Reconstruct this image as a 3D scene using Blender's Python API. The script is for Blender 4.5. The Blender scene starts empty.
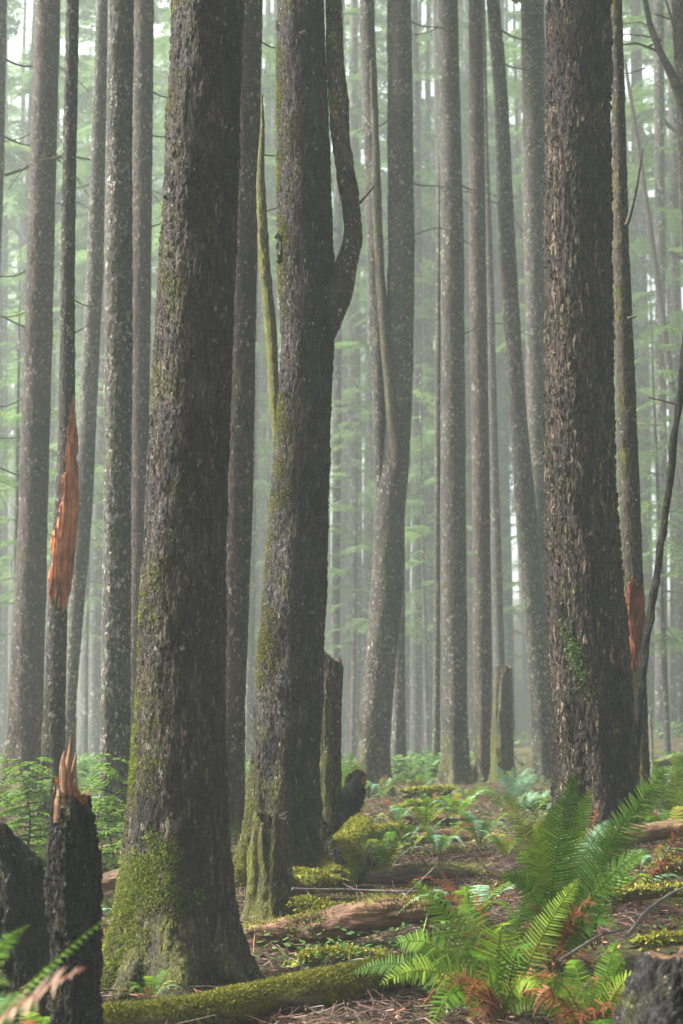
import bpy, math
import numpy as np
from mathutils import Vector, Matrix

R = math.radians
rng = np.random.default_rng(11)
sc = bpy.context.scene
col = sc.collection

# ------------------------------------------------------------------ camera model
F, CX, CY, HOR, CAMZ = 1700.0, 341.5, 512.0, 730.0, 1.55
PITCH = math.atan((HOR - CY) / F)
cp, sp = math.cos(PITCH), math.sin(PITCH)

def pt(u, v, D):
    dx = (u - CX) / F
    dy = -(v - CY) / F
    ry = cp - dy * sp
    rz = sp + dy * cp
    t = D / ry
    return np.array([dx * t, D, CAMZ + rz * t])

def mpp(v, D):                      # metres per pixel there
    dy = -(v - CY) / F
    return D / (cp - dy * sp) / F

# ------------------------------------------------------------------ noise (numpy)
def _h(i, j, k, s):
    n = (i * 73856093) ^ (j * 19349663) ^ (k * 83492791) ^ (s * 2654435761 & 0xffffffff)
    n = n & 0x7fffffff
    n = (n ^ (n >> 13)) * 1274126177 & 0x7fffffff
    n = (n ^ (n >> 16)) & 0xffff
    return n / 65535.0

def vnoise(x, y, z=0.0, seed=0):
    x, y, z = np.broadcast_arrays(np.asarray(x, float), np.asarray(y, float), np.asarray(z, float))
    xi, yi, zi = np.floor(x).astype(np.int64), np.floor(y).astype(np.int64), np.floor(z).astype(np.int64)
    fx, fy, fz = x - xi, y - yi, z - zi
    fx, fy, fz = [f * f * (3 - 2 * f) for f in (fx, fy, fz)]
    r = 0
    for a in (0, 1):
        for b in (0, 1):
            for c in (0, 1):
                w = (fx if a else 1 - fx) * (fy if b else 1 - fy) * (fz if c else 1 - fz)
                r = r + w * _h(xi + a, yi + b, zi + c, seed)
    return r - 0.5

def fbm(x, y, z=0.0, seed=0, o=4):
    r, a = 0, 1.0
    for i in range(o):
        r = r + a * vnoise(x * 2 ** i, y * 2 ** i, z * 2 ** i, seed + i)
        a *= 0.5
    return r

# ------------------------------------------------------------------ mesh accumulator
class MB:
    def __init__(s):
        s.v, s.q, s.t, s.tint, s.n = [], [], [], [], 0
        s.qm, s.tm = [], []
    def add(s, v, quads=None, tris=None, m=0, tint=None):
        v = np.asarray(v, float).reshape(-1, 3)
        s.v.append(v)
        s.tint.append(np.broadcast_to(np.asarray(tint if tint is not None else (.5, .5, .5), float), (len(v), 3)))
        if quads is not None and len(quads):
            q = np.asarray(quads, np.int64) + s.n
            s.q.append(q); s.qm.append(np.full(len(q), m))
        if tris is not None and len(tris):
            t = np.asarray(tris, np.int64) + s.n
            s.t.append(t); s.tm.append(np.full(len(t), m))
        s.n += len(v)
    def mesh(s, name, mats, smooth=True):
        me = bpy.data.meshes.new(name)
        V = np.concatenate(s.v)
        q = np.concatenate(s.q) if s.q else np.zeros((0, 4), np.int64)
        t = np.concatenate(s.t) if s.t else np.zeros((0, 3), np.int64)
        li = np.concatenate([q.ravel(), t.ravel()]).astype(np.int32)
        ls = np.concatenate([np.arange(len(q)) * 4, len(q) * 4 + np.arange(len(t)) * 3]).astype(np.int32)
        mi = np.concatenate((s.qm or [np.zeros(0)]) + (s.tm or [np.zeros(0)])).astype(np.int32)
        me.vertices.add(len(V)); me.vertices.foreach_set('co', V.astype(np.float32).ravel())
        me.loops.add(len(li)); me.loops.foreach_set('vertex_index', li)
        me.polygons.add(len(ls)); me.polygons.foreach_set('loop_start', ls)
        me.polygons.foreach_set('material_index', mi)
        me.polygons.foreach_set('use_smooth', np.full(len(ls), smooth))
        T = np.concatenate(s.tint)
        a = me.attributes.new('tint', 'FLOAT_COLOR', 'POINT')
        a.data.foreach_set('color', np.concatenate([T, np.ones((len(T), 1))], 1).astype(np.float32).ravel())
        for m in (mats if isinstance(mats, (list, tuple)) else [mats]):
            me.materials.append(m)
        me.update(calc_edges=True)
        return me
    def build(s, name, mats, parent=None, loc=None, smooth=True):
        """link as one object; vertices are given in world space and stored about loc (or the parent's origin)"""
        org = np.zeros(3)
        if parent is not None:
            org = np.array(parent['_org']) if '_org' in parent else np.array(parent.location)
        elif loc is not None:
            org = np.asarray(loc, float)
        s.v = [v - org for v in s.v]
        o = bpy.data.objects.new(name, s.mesh(name, mats, smooth))
        col.objects.link(o)
        if parent is not None:
            o.parent = parent
            o['_org'] = [float(a) for a in org]
        else:
            o.location = org
            o['_org'] = [float(a) for a in org]
        return o

def tag(o, label, cat=None, group=None, kind=None):
    if label: o['label'] = label
    if cat: o['category'] = cat
    if group: o['group'] = group
    if kind: o['kind'] = kind
    return o

def thing(name, loc, label, cat, group=None):
    o = bpy.data.objects.new(name, None); col.objects.link(o)
    o.location = [float(a) for a in loc]; o.empty_display_size = 0.1
    o['_org'] = [float(a) for a in loc]
    return tag(o, label, cat, group)

def link_copy(src, parent=None):
    c = src.copy(); col.objects.link(c)
    if parent is not None: c.parent = parent
    return c

def dup(root, loc, rz=0.0, s=1.0, label=None, group=None):
    r = root.copy(); col.objects.link(r)
    r.location = loc; r.rotation_euler = (0, 0, rz); r.scale = (s, s, s)
    if label: r['label'] = label
    if group: r['group'] = group
    for ch in list(root.children):
        c = ch.copy(); col.objects.link(c); c.parent = r
        for g in list(ch.children):
            d = g.copy(); col.objects.link(d); d.parent = c
    return r

# ------------------------------------------------------------------ node helpers
def newmat(name):
    m = bpy.data.materials.new(name); m.use_nodes = True
    nt = m.node_tree
    for n in list(nt.nodes): nt.nodes.remove(n)
    out = nt.nodes.new('ShaderNodeOutputMaterial')
    return m, nt, out

def nd(nt, typ, props=None, **ins):
    n = nt.nodes.new('ShaderNode' + typ)
    for k, v in (props or {}).items(): setattr(n, k, v)
    for k, v in ins.items():
        k = k.replace('_', ' ')
        sock = n.inputs[int(k[1:])] if k[0] == 'i' and k[1:].isdigit() else n.inputs[k]
        if isinstance(v, bpy.types.NodeSocket): nt.links.new(v, sock)
        else: sock.default_value = v
    return n

def math_(nt, op, a, b=0.0, c=None, clamp=False):
    n = nt.nodes.new('ShaderNodeMath'); n.operation = op; n.use_clamp = clamp
    for i, v in enumerate((a, b, c)):
        if v is None: continue
        if isinstance(v, bpy.types.NodeSocket): nt.links.new(v, n.inputs[i])
        else: n.inputs[i].default_value = v
    return n.outputs[0]

def mixc(nt, fac, a, b, mode='MIX'):
    n = nt.nodes.new('ShaderNodeMix'); n.data_type = 'RGBA'; n.blend_type = mode
    for i, v in ((0, fac), (6, a), (7, b)):
        if isinstance(v, bpy.types.NodeSocket): nt.links.new(v, n.inputs[i])
        elif i == 0: n.inputs[i].default_value = v
        else: n.inputs[i].default_value = tuple(v) + (1,) if len(v) == 3 else v
    return n.outputs[2]

def ramp(nt, fac, stops):
    n = nt.nodes.new('ShaderNodeValToRGB')
    nt.links.new(fac, n.inputs[0])
    e = n.color_ramp.elements
    while len(e) < len(stops): e.new(0.5)
    for x, (p, c) in zip(e, stops):
        x.position = p; x.color = tuple(c) + (1,)
    return n.outputs[0]

def mrange(nt, v, a, b, c=0.0, d=1.0, smooth=False):
    n = nt.nodes.new('ShaderNodeMapRange'); n.clamp = True
    if smooth: n.interpolation_type = 'SMOOTHSTEP'
    nt.links.new(v, n.inputs[0])
    for i, x in enumerate((a, b, c, d)): n.inputs[i + 1].default_value = x
    return n.outputs[0]

MOSS_A, MOSS_B = (.05, .06, .008), (.20, .215, .024)

def bark(name, dark, mid, light, sp_=26, zs=.38, lichen=.1, lichen_col=(.50, .48, .40), moss=.3, moss_low=.0, disp=.012,
         both=False, flake=(.16, .10, .065), flake_amt=0.0, plates=.5, lsc=46.0):
    m, nt, out = newmat(name)
    tc = nd(nt, 'TexCoord').outputs['Object']
    info = nd(nt, 'ObjectInfo').outputs['Random']
    mp = nd(nt, 'Mapping', Vector=tc, Scale=(1, 1, zs)).outputs[0]
    wob = nd(nt, 'TexNoise', Vector=mp, Scale=9.0, Detail=3.0)
    wob2 = nd(nt, 'TexNoise', Vector=mp, Scale=48.0, Detail=3.0)
    vec = nd(nt, 'VectorMath', {'operation': 'MULTIPLY_ADD'}, i0=wob.outputs['Color'], i1=(.085, .085, .085), i2=mp).outputs[0]
    vec = nd(nt, 'VectorMath', {'operation': 'MULTIPLY_ADD'}, i0=wob2.outputs['Color'], i1=(.030, .030, .030), i2=vec).outputs[0]
    ve = nd(nt, 'TexVoronoi', {'feature': 'DISTANCE_TO_EDGE'}, Vector=vec, Scale=float(sp_), Randomness=1.0).outputs['Distance']
    vc = nd(nt, 'TexVoronoi', {'feature': 'F1'}, Vector=vec, Scale=float(sp_), Randomness=1.0)
    rnd = nd(nt, 'SeparateColor', Color=vc.outputs['Color']).outputs
    mpf = nd(nt, 'Mapping', Vector=tc, Scale=(1, 1, zs * .55)).outputs[0]
    n1 = nd(nt, 'TexNoise', Vector=mpf, Scale=float(sp_) * .75, Detail=4.0, Roughness=.6, Distortion=.5).outputs['Fac']
    vein = mrange(nt, math_(nt, 'ABSOLUTE', math_(nt, 'SUBTRACT', n1, .5)), 0.0, .075, smooth=True)
    n2 = nd(nt, 'TexNoise', Vector=mpf, Scale=float(sp_) * 1.9, Detail=4.0, Roughness=.65, Distortion=.3).outputs['Fac']
    vein2 = mrange(nt, math_(nt, 'ABSOLUTE', math_(nt, 'SUBTRACT', n2, .5)), 0.0, .07, .45, 1.0, smooth=True)
    pe = mrange(nt, ve, 0.0, .2, 1.0 - plates, 1.0, smooth=True)
    edge = math_(nt, 'MULTIPLY', math_(nt, 'MULTIPLY', pe, vein2), math_(nt, 'MULTIPLY_ADD', vein, .65, .35))
    fine = nd(nt, 'TexNoise', Vector=mp, Scale=float(sp_) * 3.2, Detail=5.0, Roughness=.65).outputs['Fac']
    big = nd(nt, 'TexNoise', Vector=tc, Scale=1.7, Detail=4.0).outputs['Fac']
    f = math_(nt, 'ADD', math_(nt, 'MULTIPLY', rnd[0], .20 + .2 * plates), math_(nt, 'MULTIPLY', fine, .72))
    f = math_(nt, 'ADD', f, math_(nt, 'MULTIPLY', math_(nt, 'SUBTRACT', big, .5), .9))
    pc = ramp(nt, f, [(.22, dark), (.5, mid), (.84, light)])
    c = mixc(nt, edge, tuple(a * .22 for a in dark), pc)
    if flake_amt > 0:
        fl = math_(nt, 'GREATER_THAN', rnd[1], 1 - flake_amt)
        fl = math_(nt, 'MULTIPLY', fl, mrange(nt, edge, .35, .7))
        fl = math_(nt, 'MULTIPLY', fl, mrange(nt, fine, .38, .58))
        c = mixc(nt, fl, c, flake)
    # pale lichen crusts
    v3 = nd(nt, 'TexVoronoi', {'feature': 'F1'}, Vector=nd(nt, 'VectorMath', {'operation': 'MULTIPLY_ADD'}, i0=wob.outputs['Color'], i1=(.12, .12, .12), i2=nd(nt, 'Mapping', Vector=tc, Scale=(1, 1, .75)).outputs[0]).outputs[0], Scale=36.0)
    r3 = nd(nt, 'SeparateColor', Color=v3.outputs['Color']).outputs
    patch = nd(nt, 'TexNoise', Vector=tc, Scale=3.1, Detail=3.0).outputs['Fac']
    nA = nd(nt, 'TexNoise', Vector=nd(nt, 'Mapping', Vector=tc, Scale=(1, 1, .7)).outputs[0], Scale=lsc, Detail=4.0, Roughness=.72).outputs['Fac']
    pb = mrange(nt, patch, .3, .7, .05, -.05)
    lm = mrange(nt, math_(nt, 'SUBTRACT', nA, pb), .665 - lichen * .24, .705 - lichen * .24)
    thr = mrange(nt, patch, .3, .7, 1.0 - lichen * .15, 1.0 - lichen * .8)
    lm2 = math_(nt, 'MULTIPLY', math_(nt, 'GREATER_THAN', r3[0], thr), mrange(nt, v3.outputs['Distance'], .46, .2))
    lm2 = math_(nt, 'MULTIPLY', lm2, mrange(nt, fine, .42, .55))
    lm = math_(nt, 'MAXIMUM', math_(nt, 'MULTIPLY', lm, .75), lm2)
    lc = mixc(nt, r3[1], tuple(a * .55 for a in lichen_col), lichen_col)
    c = mixc(nt, math_(nt, 'MULTIPLY', lm, .85), c, lc)
    # moss on the windward (left) side and low down
    nrm = nd(nt, 'SeparateXYZ', Vector=nd(nt, 'NewGeometry').outputs['Normal']).outputs
    zz = nd(nt, 'SeparateXYZ', Vector=tc).outputs[2]
    mn = nd(nt, 'TexNoise', Vector=tc, Scale=5.5, Detail=6.0, Roughness=.68).outputs['Fac']
    s = math_(nt, 'MULTIPLY_ADD', nrm[0], -.26, math_(nt, 'MULTIPLY', mn, 1.25))
    s = math_(nt, 'ADD', s, mrange(nt, zz, 0.0, 1.15, moss_low, 0.0))
    s = math_(nt, 'MULTIPLY_ADD', big, .35, s)
    mm = mrange(nt, s, 1.18 - moss * .55, 1.42 - moss * .55)
    mm = math_(nt, 'MULTIPLY', mm, math_(nt, 'MULTIPLY_ADD', edge, .6, .4))
    mc = mixc(nt, mrange(nt, fine, .3, .7), MOSS_A, MOSS_B)
    c = mixc(nt, math_(nt, 'MULTIPLY', mm, .85), c, mc)
    hsv = nd(nt, 'HueSaturation', Color=c, Saturation=1.18, Value=math_(nt, 'MULTIPLY_ADD', info, .40, .78))
    b = nd(nt, 'BsdfPrincipled', Base_Color=hsv.outputs[0], Roughness=.85)
    b.inputs['Specular IOR Level'].default_value = .3
    nt.links.new(b.outputs[0], out.inputs['Surface'])
    h = math_(nt, 'MULTIPLY', edge, math_(nt, 'MULTIPLY_ADD', rnd[2], .5, .5))
    h = math_(nt, 'MULTIPLY_ADD', fine, .45, h)
    h = math_(nt, 'MULTIPLY_ADD', math_(nt, 'MULTIPLY', mm, mn), .7, h)
    d = nd(nt, 'Displacement', Height=h, Midlevel=.6, Scale=disp)
    nt.links.new(d.outputs[0], out.inputs['Displacement'])
    m.displacement_method = 'BOTH' if both else 'BUMP'
    return m

def tinted(name, base=1.0, rough=.8, trans=0.0, spec=.3, info_var=.4):
    """colour comes from each blade's or twig's own tint attribute"""
    m, nt, out = newmat(name)
    a = nd(nt, 'Attribute', {'attribute_name': 'tint'}).outputs['Color']
    info = nd(nt, 'ObjectInfo').outputs['Random']
    hs = nd(nt, 'HueSaturation', Color=a, Value=math_(nt, 'MULTIPLY_ADD', info, info_var, base * (1 - info_var / 2))).outputs[0]
    b = nd(nt, 'BsdfPrincipled', Base_Color=hs, Roughness=rough)
    b.inputs['Specular IOR Level'].default_value = spec
    if trans > 0:
        tb = nd(nt, 'BsdfTranslucent', Color=hs)
        mx = nd(nt, 'MixShader', Fac=trans)
        nt.links.new(b.outputs[0], mx.inputs[1]); nt.links.new(tb.outputs[0], mx.inputs[2])
        nt.links.new(mx.outputs[0], out.inputs['Surface'])
    else:
        nt.links.new(b.outputs[0], out.inputs['Surface'])
    return m

def wood(name, a, b_, c_, scale=(30, 30, 2.2), moss=0.0, disp=.012, rough=.85):
    """split or rotten wood: fibres along the local Z axis stored as the object's own vertical, moss on top"""
    m, nt, out = newmat(name)
    tc = nd(nt, 'TexCoord').outputs['Object']
    mp = nd(nt, 'Mapping', Vector=tc, Scale=scale).outputs[0]
    n1 = nd(nt, 'TexNoise', Vector=mp, Scale=1.0, Detail=6.0, Roughness=.6, Distortion=.6).outputs['Fac']
    n2 = nd(nt, 'TexNoise', Vector=tc, Scale=7.0, Detail=5.0).outputs['Fac']
    f = math_(nt, 'MULTIPLY_ADD', n2, .5, math_(nt, 'MULTIPLY', n1, .62))
    c = ramp(nt, f, [(.36, a), (.55, b_), (.74, c_)])
    if moss > 0:
        nrm = nd(nt, 'SeparateXYZ', Vector=nd(nt, 'NewGeometry').outputs['Normal']).outputs
        mn = nd(nt, 'TexNoise', Vector=tc, Scale=5.0, Detail=6.0, Roughness=.65).outputs['Fac']
        s = math_(nt, 'MULTIPLY_ADD', nrm[2], .35, mn)
        s = math_(nt, 'MULTIPLY_ADD', nrm[0], -.12, s)
        mm = mrange(nt, s, 1.0 - moss * .6, 1.14 - moss * .6)
        fn = nd(nt, 'TexNoise', Vector=tc, Scale=70.0, Detail=4.0).outputs['Fac']
        c = mixc(nt, math_(nt, 'MULTIPLY', mm, .9), c, mixc(nt, mrange(nt, fn, .35, .65), MOSS_A, MOSS_B))
    c = nd(nt, 'HueSaturation', Color=c, Value=1.35).outputs[0]
    b = nd(nt, 'BsdfPrincipled', Base_Color=c, Roughness=rough)
    b.inputs['Specular IOR Level'].default_value = .3
    nt.links.new(b.outputs[0], out.inputs['Surface'])
    d = nd(nt, 'Displacement', Height=f, Midlevel=.5, Scale=disp * 2.2)
    nt.links.new(d.outputs[0], out.inputs['Displacement'])
    m.displacement_method = 'BUMP'
    return m

M = {}
M['bark_great'] = bark('bark_furrowed_mossy', (.026, .021, .019), (.075, .061, .053), (.19, .165, .145), 46, .26, .09, moss=.20, moss_low=.22, disp=.018, both=True, flake=(.26, .21, .17), flake_amt=.06, plates=.35)
M['bark_fork'] = bark('bark_forked_dark', (.022, .018, .018), (.064, .053, .049), (.16, .138, .125), 46, .28, .08, moss=.18, moss_low=.45, disp=.018, both=True, flake=(.2, .165, .14), flake_amt=.05, plates=.35)
M['bark_plate'] = bark('bark_flaking_brown', (.022, .017, .015), (.060, .047, .039), (.155, .118, .094), 36, .20, .02, moss=.08, moss_low=.1, disp=.028, both=True, flake=(.32, .25, .18), flake_amt=.15, plates=.85)
M['bark_mottled'] = bark('bark_lichen_mottled', (.034, .028, .025), (.092, .080, .070), (.21, .19, .165), 44, .5, .29, moss=.14, moss_low=.3, disp=.012, both=True, lsc=27.0, lichen_col=(.62, .60, .50))
M['bark_grey'] = bark('bark_grey_lichened', (.045, .042, .036), (.125, .118, .10), (.25, .24, .20), 46, .5, .34, moss=.10, moss_low=.2, disp=.012, both=True, lsc=27.0, lichen_col=(.62, .60, .50))
M['bark_brown'] = bark('bark_brown_scaly', (.034, .024, .022), (.090, .068, .060), (.20, .16, .14), 46, .45, .23, moss=.12, moss_low=.3, disp=.012, both=True, lsc=27.0, lichen_col=(.58, .54, .46))
M['bark_mossy'] = bark('bark_thickly_mossed', (.034, .026, .021), (.09, .074, .060), (.19, .16, .135), 44, .45, .16, moss=.36, moss_low=.3, disp=.010, both=True)
M['bark_yellow'] = bark('bark_yellow_mossed', (.05, .045, .03), (.11, .10, .06), (.2, .18, .12), 44, .45, .16, moss=.72, disp=.01, both=True)
M['bark_snag'] = bark('bark_black_rotting', (.010, .009, .009), (.030, .028, .027), (.095, .088, .080), 34, .4, .03, moss=.26, moss_low=.0, disp=.03, both=True, plates=.15)
M['bark_far'] = bark('bark_of_distant_trees', (.05, .045, .042), (.10, .09, .083), (.19, .17, .155), 22, .5, .30, moss=.08, disp=.02, lsc=11.0, lichen_col=(.6, .58, .5))
M['wood_orange'] = wood('rotten_orange_heartwood', (.028, .013, .009), (.25, .070, .025), (.52, .21, .09), scale=(70, 70, 4.5))
M['wood_red'] = wood('rotten_red_cubes', (.018, .007, .005), (.13, .036, .014), (.30, .10, .04), scale=(60, 60, 11))
M['wood_pale'] = wood('weathered_tan_wood', (.035, .017, .010), (.14, .065, .035), (.30, .18, .10), scale=(60, 60, 5))
M['log_brown'] = wood('rotting_brown_log', (.022, .014, .010), (.085, .045, .028), (.19, .105, .065), scale=(2.2, 26, 26), moss=.34)
M['log_red'] = wood('split_reddish_log', (.016, .010, .007), (.066, .032, .019), (.18, .095, .056), scale=(2.0, 30, 30), moss=.22)
M['log_dark'] = wood('dark_wet_log', (.014, .011, .010), (.045, .032, .026), (.10, .07, .052), scale=(3, 26, 26), moss=.42)
M['log_moss'] = wood('moss_covered_log', (.02, .016, .012), (.05, .038, .028), (.09, .07, .05), scale=(3, 22, 22), moss=.85)
M['twig_grey'] = wood('grey_dead_twig', (.03, .027, .025), (.075, .066, .06), (.14, .125, .115), scale=(20, 20, 20))
M['twig_moss'] = wood('mossy_dead_limb', (.02, .018, .016), (.05, .044, .036), (.10, .09, .07), scale=(20, 20, 20), moss=.45)
M['needles'] = tinted('conifer_needles', 1.0, .6, .52)
M['fern'] = tinted('fern_pinnae', .98, .6, .35, spec=.10)
M['moss'] = tinted('moss_tufts', 1.0, .9, .25, spec=.1)
M['litter'] = tinted('needle_and_twig_litter', 1.0, .85, 0, spec=.2)

# ------------------------------------------------------------------ the table of trunks traced on the photograph
# name key: (D, base_v, rows (v, left, right), material, density class, label, flare)
G_NEAR = 'tall conifer trunks of the grove'
TR = {}
def T(key, D, bv, rows, mat, dens, label, flare=.35, cat='tree'):
    D = {'dots': 27.5, 'thinback': 33, 'backpale': 48}.get(key, D if D < 14 else D * 1.25 if D < 22 else D * 1.7)
    TR[key] = dict(D=D, bv=bv, rows=rows, mat=mat, dens=dens, label=label, flare=flare, cat=cat)

T('great', 8.3, 985, [(0,175,244),(260,161,236),(510,146.5,226),(700,139,225),(850,129,230),(930,122,233),(985,117,236)], 'bark_great', 3,
  'thick foreground trunk with bright green moss flaring over the left of its root base', .28)
T('fork', 11.0, 865, [(0,278,323),(150,278,329),(250,278,333),(300,281,336),(350,281,333),(500,272,328),(600,262,326),(700,256,322),(770,251,319),(865,246,320)], 'bark_fork', 3,
  'forked trunk with a kinked second stem rising from its right shoulder', .40)
T('plate', 11.5, 806, [(0,548,610),(250,545,611),(510,545,616),(600,548,624),(700,553,634),(760,557,637),(808,558,640)], 'bark_plate', 3,
  'thick dark brown trunk with flaking vertical bark plates behind the big fern', .30)
T('edgeleft', 20, 792, [(0,-8,7),(170,-8,4),(300,-12,-1),(790,-25,-10)], 'bark_mottled', 2, 'thin trunk cut by the left edge of the photo near the top')
T('leftbrown', 16, 796, [(0,36,60.5),(260,27,54),(510,18.5,47),(700,7.5,42.5),(796,3,44)], 'bark_brown', 2, 'straight brown trunk with pale flecks, leftmost thick trunk, rising behind a dark hollow stump')
T('slim', 13.9, 805, [(0,66.5,79),(260,61,75),(400,59.5,75),(470,57,76.5),(510,54.5,77),(560,51.5,72.5),(600,48.5,67.5),(650,46,66.5),(740,42,65),(805,40,66)], 'bark_mottled', 2, 'slender trunk with a long rust-orange torn strip down its face, left part of the photo')
T('lichen', 18, 790, [(0,96,107.5),(260,87,103.5),(510,74.5,93),(700,65,76.5),(790,61,75)], 'bark_grey', 2, 'narrow grey lichen-covered trunk leaning right between the rust-torn slender trunk and a lighter trunk')
T('sapside', 13, 852, [(0,108,133.5),(130,106.5,132),(260,105,132.5),(510,103.5,131),(760,100,130),(852,99,130)], 'bark_grey', 2, 'speckled grey-brown trunk with green sapling sprays around its foot')
T('shadow', 15.5, 822, [(0,134,153.5),(260,132,151),(510,131,148),(750,127,142),(822,124,142)], 'bark_brown', 2, 'dark reddish narrow trunk squeezed against the left side of the thick foreground trunk')
T('tucked', 13, 835, [(0,234,262.5),(260,231,257.5),(510,226,253),(700,222,246),(835,219,245)], 'bark_brown', 2, 'brown trunk tucked behind the right side of the thick mossy foreground trunk')
T('twin', 17, 803, [(0,387,411),(260,387.5,415),(400,386,412),(470,380,409),(510,375,405),(600,370,402),(700,362,393),(760,358.5,390),(803,357,391)], 'bark_mottled', 2, 'curved trunk with two thinner stems joining its left side halfway up')
T('behindtwin', 21, 786, [(0,397,408),(510,395,405),(650,393,405),(786,391,406)], 'bark_far', 1, 'dark narrow trunk half hidden at the right of the curved double trunk')
T('dots', 24, 781, [(0,440,445.5),(260,436,441.5),(510,434.5,440),(785,432,440)], 'bark_mottled', 1, 'very thin dark dotted trunk hugging the left of a straight grey trunk')
T('straight', 19, 787, [(0,438,457.5),(250,441,464),(510,441,466),(700,442.5,468),(787,443,470)], 'bark_mottled', 2, 'straight grey-brown trunk in the middle right standing behind a low mossy log')
T('narrow', 20, 782, [(0,469,482.5),(250,469,486),(510,473,490.5),(700,473.5,492),(782,474,493)], 'bark_brown', 2, 'narrow brown trunk just left of the short mossy broken stub')
T('thinback', 25, 778, [(0,480,485.5),(150,483,488.5),(250,484.5,493),(510,490,500),(670,494,505),(778,495,506)], 'bark_mottled', 1, 'thin misty trunk rising behind the short mossy broken stub')
T('leaning', 19, 780, [(0,486,499),(100,494,508),(250,498,515.5),(400,508.5,525),(510,515,536),(600,522,545),(700,530,553),(780,535,555)], 'bark_grey', 2, 'speckled trunk leaning to the left as it rises, beside the thick flaking trunk')
T('bluegrey', 21.5, 778, [(0,521,544),(250,524,546),(400,527,547),(510,530,548),(600,536,552),(700,540,556),(778,543,559)], 'bark_mottled', 2, 'upright grey trunk between the leaning speckled trunk and the thick flaking trunk')
T('backpale', 31, 772, [(0,541,549.5),(300,541,549.5),(780,547,557)], 'bark_far', 1, 'pale trunk showing only as a sliver against the thick flaking trunk')
T('rotfoot', 13.2, 800, [(0,611,622),(250,613,629),(400,616.5,636),(500,620,640),(580,622,643),(660,627,646),(740,632,648),(800,634,650)], 'bark_mossy', 2, 'slim brown trunk with a red rotten foot right of the thick flaking trunk')
T('edgeright', 17, 790, [(0,673,701),(100,677,706),(400,690,720),(790,703,735)], 'bark_brown', 2, 'trunk cut by the right edge at the top with a dark crooked dead limb')
# misty trunks farther off
T('far_a', 44, 758, [(0,-2,8),(700,-2,8)], 'bark_far', 1, 'pale distant trunk at the left edge beyond the straight brown trunk')
T('far_b', 40, 760, [(0,55,61),(260,52,58),(510,47,53),(760,45,52)], 'bark_far', 1, 'faint trunk showing right of the leftmost brown trunk')
T('far_c', 36, 762, [(0,112,121),(330,96,105.5),(510,93,104),(760,88,99)], 'bark_far', 1, 'pale grey trunk left of the speckled trunk with sapling foot')
T('far_d', 46, 757, [(0,108,115),(600,82,90),(760,78,88)], 'bark_far', 1, 'faintest trunk in the gap right of the narrow grey leaning trunk')
T('far_e', 40, 760, [(0,256,263),(350,253,260.5),(760,249,258)], 'bark_far', 1, 'pale blue trunk, left one in the gap beside the forked trunk')
T('far_f', 50, 755, [(0,265,271),(350,262,268),(760,258,265)], 'bark_far', 1, 'pale blue trunk, middle one in the gap beside the forked trunk')
T('far_g', 44, 758, [(0,273,280),(350,269,276),(760,262,270)], 'bark_far', 1, 'pale blue trunk, right one in the gap beside the forked trunk')
T('far_h', 27, 775, [(0,252,261),(560,246,256),(720,243.5,254),(775,242,254)], 'bark_far', 1, 'blue-grey trunk low in the gap left of the forked trunk')
T('far_i', 26, 776, [(0,336,344),(300,333,342),(655,331,340),(776,328,339)], 'bark_far', 1, 'grey misty trunk rising behind the slanted cut stub of the forked trunk')
T('far_j', 34, 765, [(0,350,358),(250,347,359),(500,349,362.5),(765,345,361)], 'bark_far', 1, 'whitish mottled trunk centred in the gap between forked and curved trunks')
T('far_k', 33, 766, [(0,364,370),(350,367,374),(520,366,373),(766,358,368)], 'bark_far', 1, 'misty trunk close along the left of the curved double trunk')
T('far_l', 31, 768, [(0,410,418),(250,412,422),(510,412,423),(768,410,421)], 'bark_far', 1, 'smooth blue-grey trunk just right of the curved double trunk')
T('far_m', 35, 764, [(0,406,412),(450,405,411.5),(764,400,409)], 'bark_far', 1, 'dim trunk wedged between curved double trunk and smooth blue-grey one')
T('far_n', 52, 754, [(0,427,431.5),(350,424.5,430),(760,419,427)], 'bark_far', 1, 'hair-thin pale trunk left of the dotted dark trunk')
T('far_o', 40, 760, [(0,495,504),(300,497,507),(500,500,510),(760,506,517)], 'bark_far', 1, 'bluish trunk in the gap left of the leaning speckled trunk')
T('far_p', 38, 762, [(0,632,641),(400,640,650),(560,642,652.5),(762,645,656)], 'bark_far', 1, 'pale trunk just right of the slim trunk with rotten foot')
T('far_q', 27, 772, [(0,654,664),(560,656,667.5),(700,655,668),(772,655,669)], 'bark_far', 1, 'slate blue trunk behind the thin leaning pole at right')
T('far_r', 30, 768, [(0,667,677),(560,674,683.5),(768,678,689)], 'bark_far', 1, 'misty trunk at the right edge beyond the leaning pole')
T('far_s', 48, 756, [(0,458,464),(400,465,471),(756,468,476)], 'bark_far', 1, 'faint trunk between the straight grey trunk and narrow brown trunk')
T('far_t', 58, 752, [(0,600,606),(400,606,612),(752,640,646)], 'bark_far', 1, 'faint leaning trunk right behind the thick flaking trunk')

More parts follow.
